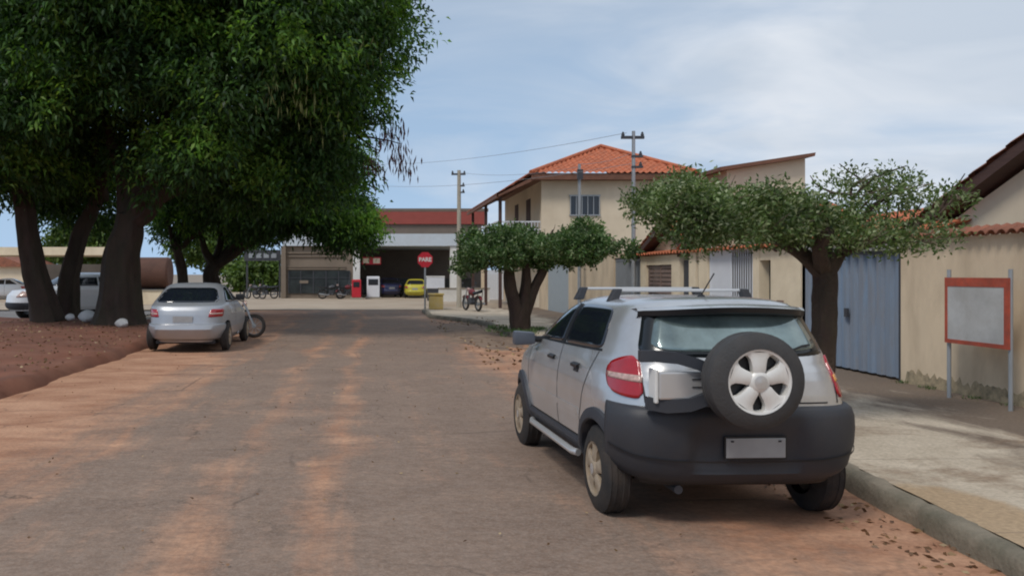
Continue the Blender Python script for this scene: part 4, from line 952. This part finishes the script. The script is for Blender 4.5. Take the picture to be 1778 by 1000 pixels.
def crossover():
    yaw = R(2.6); ax = Vector((2.48, 6.28, 0)); org = ax - Vector((-math.sin(yaw), math.cos(yaw), 0)) * .62
    root = empty('silver_hatchback', org, 'silver crossover hatchback parked at the kerb with spare wheel on its tailgate', 'car', rz=yaw)
    tab = [(.30, .76, .16, 3.70), (.36, .80, .12, 3.76), (.42, .825, .10, 3.80), (.60, .845, .085, 3.81), (.80, .848, .075, 3.78), (.90, .840, .075, 3.70), (1.00, .826, .085, 3.46), (1.06, .812, .095, 3.22), (1.12, .796, .115, 3.00),
           (1.16, .782, .135, 2.90), (1.25, .748, .19, 2.70), (1.35, .705, .255, 2.46), (1.42, .668, .30, 2.28), (1.47, .632, .335, 2.12), (1.505, .575, .37, 1.98), (1.53, .48, .43, 1.84), (1.546, .34, .54, 1.6), (1.553, .17, .8, 1.25)]
    sh, body = car_core(root, tab, M['silver'], (.62, 3.08), .315, .86, .375, .20, pf=4.2, sq=2.6)
    P2 = lambda mb, n, m, par=root, **k: part2(mb, n, m, par, **k)
    # rear bumper
    lv = [(.345, -.30), (.30, -.02), (.315, .008), (.345, .028), (.39, .042), (.47, .050), (.56, .058), (.68, .058), (.76, .052), (.81, .040), (.832, .022), (.842, -.02)]
    send = 1.04; rows = []
    for i in range(61):
        q = -send + 2 * send * i / 60; row = []
        for z, off in lv:
            rec = .034 * min(1, max(0, (.40 - abs(q)) / .06)) if .44 < z < .72 else 0
            lift = .095 * (abs(q) / send) ** 3 * max(0, min(1, (.70 - z) / .35)); row.append(sh.S(q, z + lift, off - rec))
        rows.append(row)
    b = MB(); b.grid(rows); bp = P2(b, 'rear_bumper', M['plastic'], smooth=True, solid=.02)
    b = MB(); b.box(-.2, .2, 0, .012, -.065, .065); pl = P2(b, 'number_plate', M['plate'], bp, bevel=.004); pl.location = (.05, sh.S(0, .57, .04)[1] - .012, .57)
    b = MB(); b.box(-.21, .21, .004, .014, -.075, .075); b.box(-.17, -.15, -.004, .0, .04, .05); b.box(.15, .17, -.004, 0, .04, .05); P2(b, 'plate_frame', M['plastic_black'], pl)
    b = strip(lambda u, v: sh.S(u, v, .062), dense([(-1.0, .565), (-.75, .515), (-.5, .485), (0, .475), (.5, .485), (.75, .515), (1.0, .565)], 8), .010); P2(b, 'bumper_groove', M['plastic_black'], bp, solid=.004)
    # front bumper
    rows = []
    for i in range(41):
        x = -.80 + 1.6 * i / 40; rows.append([sh.front(x, z, o_) for z, o_ in ((.31, -.03), (.36, .02), (.5, .03), (.62, .03), (.68, 0))])
    b = MB(); b.grid(rows); P2(b, 'front_bumper', M['plastic'], smooth=True, solid=.02)
    # flares + sill
    for ya in (.62, 3.08):
        for sg in (-1, 1):
            rows = []
            for i in range(37):
                a = math.pi * (-.02 + (.93 if ya < 1 else 1.04) * i / 36); row = []
                for rr, off in ((.352, -.10), (.352, .022), (.362, .034), (.40, .032), (.435, .022), (.442, -.004)):
                    y, z = ya + rr * math.cos(a), .315 + rr * math.sin(a)
                    row.append(sh.side(min(max(y, .16), 3.7), max(z, .31), off, sg))
                rows.append(row)
            b = MB(); b.grid(rows); P2(b, 'fender_flare', M['plastic'], smooth=True)
    for sg in (-1, 1):
        rows = [[sh.side(y, z, o_, sg) for z, o_ in ((.31, -.02), (.33, .018), (.42, .022), (.455, .012), (.46, -.004))] for y in np.linspace(1.0, 2.70, 20)]
        b = MB(); b.grid(rows); P2(b, 'sill', M['plastic'], smooth=True)
        b = MB(); b.tube([sh.side(1.08, .335, .05, sg), sh.side(1.15, .335, .075, sg), sh.side(2.5, .335, .075, sg), sh.side(2.6, .335, .05, sg)], .028, 10); P2(b, 'step_bar', M['chrome'], smooth=True)
        sd_ = lambda y, z, o_=.004: sh.side(y, z, o_, sg)
        # windows
        b = coons(lambda y, z: sd_(y, z, .004), ((.70, 1.170), (1.60, 1.150), (1.60, 1.470), (.80, 1.462)), 16, 10, (.0, 0, .008, .02), .14); gl = P2(b, 'rear_side_window', M['glass_dark'], smooth=True, solid=.003)
        b = coons(lambda y, z: sd_(y, z, .004), ((1.68, 1.150), (2.76, 1.130), (2.16, 1.450), (1.68, 1.470)), 16, 10, (.0, .05, .015, 0), .06); P2(b, 'front_side_window', M['glass_dark'], smooth=True, solid=.003)
        b = coons(lambda y, z: sd_(y, z, .006), ((1.60, 1.150), (1.68, 1.150), (1.68, 1.470), (1.60, 1.470)), 2, 6); P2(b, 'pillar_trim', M['plastic_black'], solid=.003)
        rows = [dense([(.70, 1.163), (1.6, 1.143), (2.78, 1.123)], 12)]
        b = strip(sd_, rows[0], .016); P2(b, 'window_seal', M['plastic_black'], solid=.003)
        # door seams
        for pts in ([(.74, 1.15), (.84, 1.0), (.93, .86), (1.02, .62), (1.03, .46)], [(1.64, 1.14), (1.66, .9), (1.66, .46)], [(2.72, 1.10), (2.74, .9), (2.72, .66)]):
            b = strip(lambda y, z: sh.side(y, z, .0015, sg), dense(pts, 6), .011); P2(b, 'door_seam', M['plastic_black'])
        b = strip(lambda y, z: sh.side(y, z, .004, sg), dense([(1.05, .66), (2.7, .655)], 10), .05); P2(b, 'crease_highlight', M['silver'], solid=.006)  # raised silver strip added to give the highlight along the lower door crease
        for y in (1.08, 1.80):
            rows = [[sh.side(yy_, zz_, o_, sg) for zz_, o_ in ((.985, .0), (.990, .022), (1.012, .028), (1.025, .0))] for yy_ in np.linspace(y, y + .17, 6)]
            b = MB(); b.grid(rows); P2(b, 'door_handle', M['plastic_black'], smooth=True)
        b = coons(lambda y, z: sh.side(y, z, .003, sg), ((1.09, .955), (1.22, .955), (1.22, .984), (1.09, .984)), 4, 3); P2(b, 'handle_recess', M['plastic_black'])
        if sg > 0:
            b = strip(lambda y, z: sh.side(y, z, .002, sg), dense([(.40, .92), (.58, .92), (.58, 1.06), (.40, 1.06), (.40, .92)], 3), .008); P2(b, 'fuel_flap_seam', M['plastic_black'])
        # mirror
        mr = MB(); c0 = sh.side(2.42, 1.14, 0, sg)
        xa_, xb_ = sorted((c0[0] + sg * .09, c0[0] + sg * .29)); mr.prism([(xa_, 1.055), (xb_, 1.065), (xb_, 1.175), (xa_, 1.19)], 'y', 2.38, 2.50)
        mo = P2(mr, 'wing_mirror', mat('mirror_grey', (.085, .095, .115), .4, .05, 3), bevel=.03, smooth=True)
        mr = MB(); mr.tube([(c0[0], 2.45, 1.11), (c0[0] + sg * .11, 2.43, 1.11)], .03, 8); P2(mr, 'mirror_arm', M['plastic_black'], mo)
        # tail light wrapping the corner
        b = coons(lambda q, z: sh.S(sg * q, z, .010), ((.68, .885), (1.00, .915), (1.02, 1.09), (.70, 1.165)), 16, 10, (.012, .045, .012, .0), .30); tl = P2(b, 'tail_light', M['lamp_red'], smooth=True, solid=.02)
        b = coons(lambda q, z: sh.S(sg * q, z, .014), ((.69, .990), (1.030, 1.00), (1.035, 1.035), (.69, 1.035)), 14, 3); P2(b, 'light_band', M['lamp_clear'] if sg < 0 else M['lamp_amber'], tl, smooth=True, solid=.006)
    # tailgate: rear window with black border, seam, spoiler
    b = coons(lambda x, z: sh.rear(x, z, .004), ((-.655, 1.17), (.655, 1.17), (.555, 1.475), (-.555, 1.475)), 24, 10, (.012, .0, .0, .0), .08); fr = P2(b, 'rear_window_border', M['glass_frit'], smooth=True, solid=.006)
    b = coons(lambda x, z: sh.rear(x, z, .008), ((-.585, 1.205), (.585, 1.205), (.50, 1.44), (-.50, 1.44)), 24, 10, (.010, 0, 0, 0), .16); P2(b, 'rear_window', M['glass_rear'], fr, smooth=True, solid=.003)
    b = MB(); b.tube([sh.rear(.36, 1.205, .02), sh.rear(.44, 1.23, .026), sh.rear(.5, 1.235, .026)], .008, 6); P2(b, 'wiper', M['plastic_black'], fr)
    rows = []
    for i in range(31):
        x = -.60 + 1.2 * i / 30; k = (1 - (abs(x) / .62) ** 3); bw_ = .03 + .13 * k ** .7; yb_ = sh.rear(min(.56, max(-.56, x)), 1.47, 0)[1]
        zc_ = .035 * (x / .6) ** 2
        rows.append([(x, yb_ + .10, 1.50 - zc_), (x, yb_ - bw_ * .5, 1.512 - zc_), (x, yb_ - bw_, 1.492 - zc_), (x, yb_ - bw_ + .012, 1.455 - zc_), (x, yb_ + .01, 1.425 - zc_)])
    b = MB(); b.mi = 0; b.grid([r_[:3] for r_ in rows]); sp_ = P2(b, 'spoiler', M['silver'], smooth=True)
    b = MB(); b.grid([r_[2:] for r_ in rows]); P2(b, 'spoiler_lip', M['plastic_black'], sp_, smooth=True)
    for x in (-.645, .645):
        pts = dense([(x * 1.02, .86), (x * 1.03, 1.16)], 6); b = strip(lambda u, v: sh.rear(u, v, .002), pts[:-1], .010); P2(b, 'tailgate_seam', M['plastic_black'])
    b = strip(lambda u, v: sh.rear(u, v, .0025), dense([(-.66, .858), (.66, .858)], 12), .010); P2(b, 'tailgate_seam', M['plastic_black'])
    # bracket carrying the spare wheel
    yr = sh.rear(0, 1.0)[1]
    ca = empty('spare_wheel_carrier', (0, 0, 0)); ca.parent = root
    def bar(pts, w, h, nm, m):
        b = MB(); P = []
        for x, y, z in pts: P.append([(x, y - w / 2, z - h / 2), (x, y + w / 2, z - h / 2), (x, y + w / 2, z + h / 2), (x, y - w / 2, z + h / 2), (x, y - w / 2, z - h / 2)])
        b.grid(P); b.add([p for p in P[0][:4]], [(0, 1, 2, 3)]); b.add([p for p in P[-1][:4]], [(0, 1, 2, 3)])
        return part2(b, nm, m, ca, weld=True, smooth=True, bevel=0)
    bar([(-.735, .03, 1.18), (-.66, -.02, 1.185), (-.52, -.05, 1.175), (-.40, -.08, 1.14), (-.26, -.10, 1.08)], .05, .075, 'upper_arm', M['plastic'])
    bar([(-.69, .02, .875), (-.58, -.02, .86), (-.44, -.06, .875), (-.30, -.09, .93)], .06, .085, 'lower_arm', M['plastic'])
    b = MB(); b.box(-.635, -.22, -.055, .06, .905, 1.085); part2(b, 'bracket_plate', M['chrome'], ca, bevel=.012)
    b = MB(); b.box(-.42, -.27, -.062, -.050, .985, .990); b.box(-.42, -.27, -.062, -.050, 1.035, 1.040); b.box(-.285, -.27, -.066, -.050, .94, .955); b.box(-.285, -.27, -.066, -.050, 1.05, 1.065); part2(b, 'plate_slot', M['plastic_black'], ca)
    b = MB(); b.box(-.66, -.636, -.05, .07, .88, 1.10); part2(b, 'hinge_cover', M['white_paint'], ca, bevel=.01)
    b = MB(); b.lathe([(-.12, .0), (-.12, .13), (.08, .15)], (-.105, 0, 1.04), 'y', 24); part2(b, 'hub_mount', M['plastic_black'], ca)
    spw = wheel(root, -.105, (-.225, 1.05), .305, .20, -1, M['tyre_clean'], M['rim'], 5, .665, 'y'); spw.name = 'spare_wheel'
    # roof bars
    for y in (1.15, 2.05):
        b = MB(); b.tube([(-.50, y, 1.588), (.50, y, 1.588)], .012, 8)
        rb = P2(b, 'roof_bar', M['chrome'], smooth=True)
        for sg in (-1, 1):
            f_ = MB(); x_ = sg * .50
            f_.prism([(x_ - .03, 1.600), (x_ + .03, 1.600), (x_ + sg * .05 + .04, 1.49), (x_ + sg * .05 - .04, 1.49)], 'y', y - .04, y + .04); P2(f_, 'bar_foot', M['plastic'], rb, bevel=.012)
    b = MB(); b.lathe([(0, .03), (.02, .028), (.035, .012), (.035, 0)], (-.02, .72, 1.535), 'z', 14); b.tube([(-.02, .72, 1.56), (-.0, .55, 1.72)], .005, 5); P2(b, 'antenna', M['plastic_black'])
    # windscreen, headlights, underbody, exhaust
    b = coons(lambda x, z: sh.front(x, z, .004), ((-.64, 1.17), (.64, 1.17), (.50, 1.46), (-.50, 1.46)), 16, 8); P2(b, 'windscreen', M['glass_dark'], smooth=True, solid=.003)
    for sg in (-1, 1):
        b = coons(lambda x, z: sh.front(x, z, .006), ((sg * .46, .72), (sg * .74, .72), (sg * .72, .86), (sg * .48, .84)), 8, 6); P2(b, 'headlight', M['lamp_clear'], smooth=True, solid=.01)
    b = MB(); b.box(-.60, .60, .5, 3.5, .26, .33); P2(b, 'underbody', M['plastic_black'])
    b = MB(); b.tube([(-.42, .6, .27), (-.42, .16, .27)], .03, 10); P2(b, 'exhaust_pipe', M['dark_metal'])
    return root
crossover()

def simple_car(name, lab, loc, yaw, paint, scale=1, kind='hatch', group=None, plate=True):
    root = empty(name, loc, lab, 'car', group, rz=yaw); root.scale = (scale,) * 3
    if kind == 'hatch':
        tab = [(.20, .70, .14, 3.86), (.30, .78, .06, 3.93), (.48, .825, .0, 3.95), (.58, .83, .03, 3.92), (.75, .83, .06, 3.75), (.85, .82, .09, 3.3), (.92, .805, .14, 3.0), (.96, .79, .22, 2.85), (1.08, .72, .48, 2.55), (1.20, .66, .72, 2.25), (1.29, .60, .92, 1.98), (1.34, .52, 1.03, 1.8), (1.37, .40, 1.15, 1.65), (1.38, .2, 1.3, 1.5)]
        ax_ = (.68, 3.12); wr = .29; arch = .33; roof = 1.30
    else:
        tab = [(.34, .74, .10, 4.1), (.45, .82, .02, 4.2), (.62, .85, .0, 4.22), (.85, .86, .02, 4.18), (1.02, .85, .05, 4.0), (1.10, .83, .08, 3.15), (1.14, .81, .12, 3.0), (1.30, .73, .22, 2.72), (1.45, .67, .32, 2.45), (1.55, .60, .40, 2.28), (1.60, .48, .5, 2.1), (1.625, .25, .8, 1.8)]
        ax_ = (.8, 3.35); wr = .35; arch = .42; roof = 1.5
    sh, body = car_core(root, tab, paint, ax_, wr, .84, arch, .18, detail=False, pr=4.2)
    belt = .97 if kind == 'hatch' else 1.15; P2 = lambda mb, n, m, par=root, **k: part2(mb, n, m, par, **k)
    wt = lambda z: interp(tab, z)[0]
    z0, z1 = belt + .02, roof - .02
    b = coons(lambda x, z: sh.rear(x, z, .006), ((-wt(z0) * .86, z0), (wt(z0) * .86, z0), (wt(z1) * .84, z1), (-wt(z1) * .84, z1)), 16, 6, rnd=.15); P2(b, 'rear_window', M['glass_dark'], smooth=True, solid=.004)
    b = coons(lambda x, z: sh.front(x, z, .006), ((-wt(z0) * .84, z0), (wt(z0) * .84, z0), (wt(z1) * .8, z1), (-wt(z1) * .8, z1)), 16, 6, rnd=.1); P2(b, 'windscreen', M['glass_dark'], smooth=True, solid=.004)
    yr0, yf0, yr1, yf1 = *interp(tab, z0)[1:], *interp(tab, z1)[1:]
    for sg in (-1, 1):
        ym = (yr1 + yf1) / 2
        b = coons(lambda y, z: sh.side(y, z, .006, sg), ((yr0 + .42, z0), (ym - .03, z0), (ym - .03, z1), (yr1 + .28, z1)), 10, 6); P2(b, 'rear_side_window', M['glass_dark'], smooth=True, solid=.004)
        b = coons(lambda y, z: sh.side(y, z, .006, sg), ((ym + .03, z0), (yf0 - .35, z0), (yf1 - .20, z1), (ym + .03, z1)), 10, 6); P2(b, 'front_side_window', M['glass_dark'], smooth=True, solid=.004)
        zz0, zz1 = (.70, .86) if kind == 'hatch' else (.85, 1.1)
        b = coons(lambda q, z: sh.S(sg * q, z, .008), ((.50, zz0), (.92, zz0 + .01), (.94, zz1), (.56, zz1)), 10, 5, rnd=.1); tl = P2(b, 'tail_light', M['lamp_red'], smooth=True, solid=.02)
        b = coons(lambda q, z: sh.S(sg * q, z, .012), ((.54, zz0 + .055), (.90, zz0 + .055), (.90, zz0 + .085), (.54, zz0 + .085)), 8, 2); P2(b, 'light_band', M['lamp_clear'], tl, smooth=True, solid=.004)
        b = coons(lambda x, z: sh.front(x, z, .008), ((sg * .42, zz0 - .06), (sg * .74, zz0 - .04), (sg * .72, zz1 - .06), (sg * .46, zz1 - .08)), 8, 5); P2(b, 'headlight', M['lamp_clear'], smooth=True, solid=.01)
        b = strip(lambda y, z: sh.side(y, z, .002, sg), dense([(ym, z0), (ym + .02, .35 if kind == 'hatch' else .5)], 8), .012); P2(b, 'door_seam', M['plastic_black'])
        b = MB(); c0 = sh.side(yf0 - .5, z0 + .03, 0, sg); b.box(min(c0[0], c0[0] + sg * .2), max(c0[0], c0[0] + sg * .2), c0[1] - .05, c0[1] + .05, z0, z0 + .13); P2(b, 'wing_mirror', M['plastic_black'], bevel=.03)
    bm_ = M['plastic'] if kind != 'hatch' else paint
    rows = [[sh.S(q, z, o_) for z, o_ in ((tab[0][0] + .03, 0), (tab[0][0] + .08, .03), (.46, .045), (.55, .035), (.57, 0))] for q in np.linspace(-1.05, 1.05, 30)]
    b = MB(); b.grid(rows); P2(b, 'rear_bumper', bm_, smooth=True, solid=.01)
    rows = [[sh.front(x, z, o_) for z, o_ in ((tab[0][0] + .03, 0), (tab[0][0] + .08, .03), (.50, .045), (.60, .035), (.62, 0))] for x in np.linspace(-.78, .78, 24)]
    b = MB(); b.grid(rows); P2(b, 'front_bumper', bm_, smooth=True, solid=.01)
    b = MB(); b.box(-.2, .2, -.012, 0, -.065, .065); q = P2(b, 'number_plate', M['plate'], bevel=.004); q.location = (0, sh.rear(0, .66)[1] - .006, .66) if kind == 'hatch' else (0, -.03, .7)
    b = MB(); b.box(-.6, .6, .3, 3.5, wr * .55, tab[0][0] + .02); P2(b, 'underbody', M['plastic_black'])
    return root
simple_car('silver_hatchback', 'silver hatchback with sloping dark rear window parked at the dirt verge on the left', (-4.0, 18.55, .02), R(-.5), M['silver_b'], 1.08)
simple_car('white_pickup', 'white utility vehicle with dark bumper behind the left tree trunks', (-9.75, 34.5, 0), R(133), M['car_white'], 1.08, 'suv')
simple_car('white_car', 'small white car at the far left edge', (-22.5, 57.5, .03), R(100), M['car_white'], 1)
simple_car('dark_blue_car', 'dark blue car parked under the station canopy', (gx(680, 62), 60.6, .04), R(8), M['car_blue'], 1)
simple_car('yellow_car', 'yellow car under the station canopy left of the stop sign', (gx(719, 60), 58.9, .04), R(-6), M['car_yellow'], .95)

# ------------------------------------------------------------------ motorcycles
def motorcycle(loc, yaw, lab, m, group=None):
    root = empty('motorcycle', loc, lab, 'motorcycle', group, rz=yaw)
    for y in (0, 1.25):
        b = MB(); b.lathe([(-.045, .235), (-.05, .275), (0, .315), (.05, .275), (.045, .235), (-.045, .235)], (0, y, .31), 'x', 30); w_ = part2(b, 'wheel', M['tyre'], root, smooth=True)
        b = MB()
        for k in range(10): a = 2 * math.pi * k / 10; b.tube([(0, y, .31), (0, y + .24 * math.cos(a), .31 + .24 * math.sin(a))], .006, 4)
        b.lathe([(-.03, .22), (0, .245), (.03, .22)], (0, y, .31), 'x', 24); b.lathe([(-.06, 0), (-.06, .05), (.06, .05), (.06, 0)], (0, y, .31), 'x', 12); part2(b, 'rim', M['grey_metal'], w_)
    b = MB(); b.tube([(.07, 1.25, .31), (.07, 1.12, .62), (.06, .98, .92)], .022, 8); b.tube([(-.07, 1.25, .31), (-.07, 1.12, .62), (-.06, .98, .92)], .022, 8); part2(b, 'fork', M['grey_metal'], root)
    b = MB(); b.tube([(-.34, .86, 1.02), (-.2, .95, .98), (0, .98, .94), (.2, .95, .98), (.34, .86, 1.02)], .016, 8); hb = part2(b, 'handlebar', M['dark_metal'], root)
    for sg in (-1, 1):
        b = MB(); b.tube([(sg * .24, .93, .99), (sg * .30, .93, 1.14)], .007, 5); b.lathe([(-.01, 0), (-.01, .055), (.012, .05), (.012, 0)], (sg * .30, .93, 1.17), 'y', 14); part2(b, 'mirror', M['dark_metal'], hb)
    b = MB(); P = []
    for y, w, z0, z1 in ((.86, .05, .74, .86), (.78, .11, .66, .92), (.62, .13, .64, .93), (.45, .10, .66, .86), (.38, .06, .70, .80)): P.append([(w * math.cos(a), y, (z0 + z1) / 2 + (z1 - z0) / 2 * math.sin(a)) for a in np.linspace(0, 2 * math.pi, 15)])
    b.grid(P); part2(b, 'fuel_tank', m, root, smooth=True)
    b = MB(); P = []
    for y, w, z in ((.42, .08, .80), (.25, .12, .80), (0, .13, .82), (-.2, .11, .86), (-.32, .05, .88)): P.append([(-w, y, z - .06), (-w * .9, y, z), (0, y, z + .02), (w * .9, y, z), (w, y, z - .06), (0, y, z - .09), (-w, y, z - .06)])
    b.grid(P); part2(b, 'seat', M['plastic_black'], root, smooth=True)
    b = MB(); b.box(-.13, .13, .45, .78, .28, .56); b.lathe([(-.16, 0), (-.16, .1), (.16, .1), (.16, 0)], (0, .5, .36), 'x', 16); part2(b, 'engine', M['dark_metal'], root, bevel=.03)
    b = MB(); b.tube([(.0, .95, .86), (0, .80, .42), (0, .45, .30), (0, .0, .31)], .022, 8); b.tube([(0, .4, .68), (0, -.25, .80)], .02, 8); b.tube([(.1, -.2, .78), (.11, .0, .31)], .016, 6); b.tube([(-.1, -.2, .78), (-.11, .0, .31)], .016, 6); part2(b, 'frame', M['dark_metal'], root)
    b = MB(); b.tube([(.12, .65, .34), (.14, .3, .26), (.15, -.25, .34)], [.02, .03, .045], 10); part2(b, 'exhaust_pipe', M['grey_metal'], root, smooth=True)
    for y, s_ in ((1.25, 1), (0, 1)):
        b = MB(); b.grid([[(x, y + .345 * math.cos(a), .31 + .345 * math.sin(a)) for x in (-.06, 0, .06)] for a in np.linspace(R(40), R(150), 12)]); part2(b, 'mudguard', m, root, smooth=True)
    b = MB(); b.lathe([(0, .0), (.03, .08), (-.06, .07), (-.10, 0)], (0, 1.02, .90), 'y', 16); part2(b, 'headlamp', M['lamp_clear'], root, smooth=True)
    return root
# stands across the verge just ahead of the silver car: front wheel to the right
motorcycle((-4.30, 23.0, .02), R(-90), 'dark motorcycle standing ahead of the silver car at the verge, front wheel showing', M['dark_metal'])
motorcycle((gx(827, 36.5), 35.8, .15), R(18), 'dark red motorcycle parked on the corner pavement left of the small umbrella tree', M['moto_red'])
motorcycle((gx(456, 57), 57, .035), R(60), 'left motorcycle of the far pair under the dark overhead sign', M['dark_metal'], 'motorcycles by the station')
motorcycle((gx(476, 58), 58, .035), R(75), 'right motorcycle of the far pair, nearest the station shop', M['dark_metal'], 'motorcycles by the station')
motorcycle((gx(560, 57.5), 57.5, .035), R(-80), 'left of two motorcycles standing before the dark shop window', M['dark_metal'], 'motorcycles by the station')
motorcycle((gx(590, 57.5), 57.2, .035), R(-55), 'right of two motorcycles standing before the dark shop window', M['moto_red'], 'motorcycles by the station')
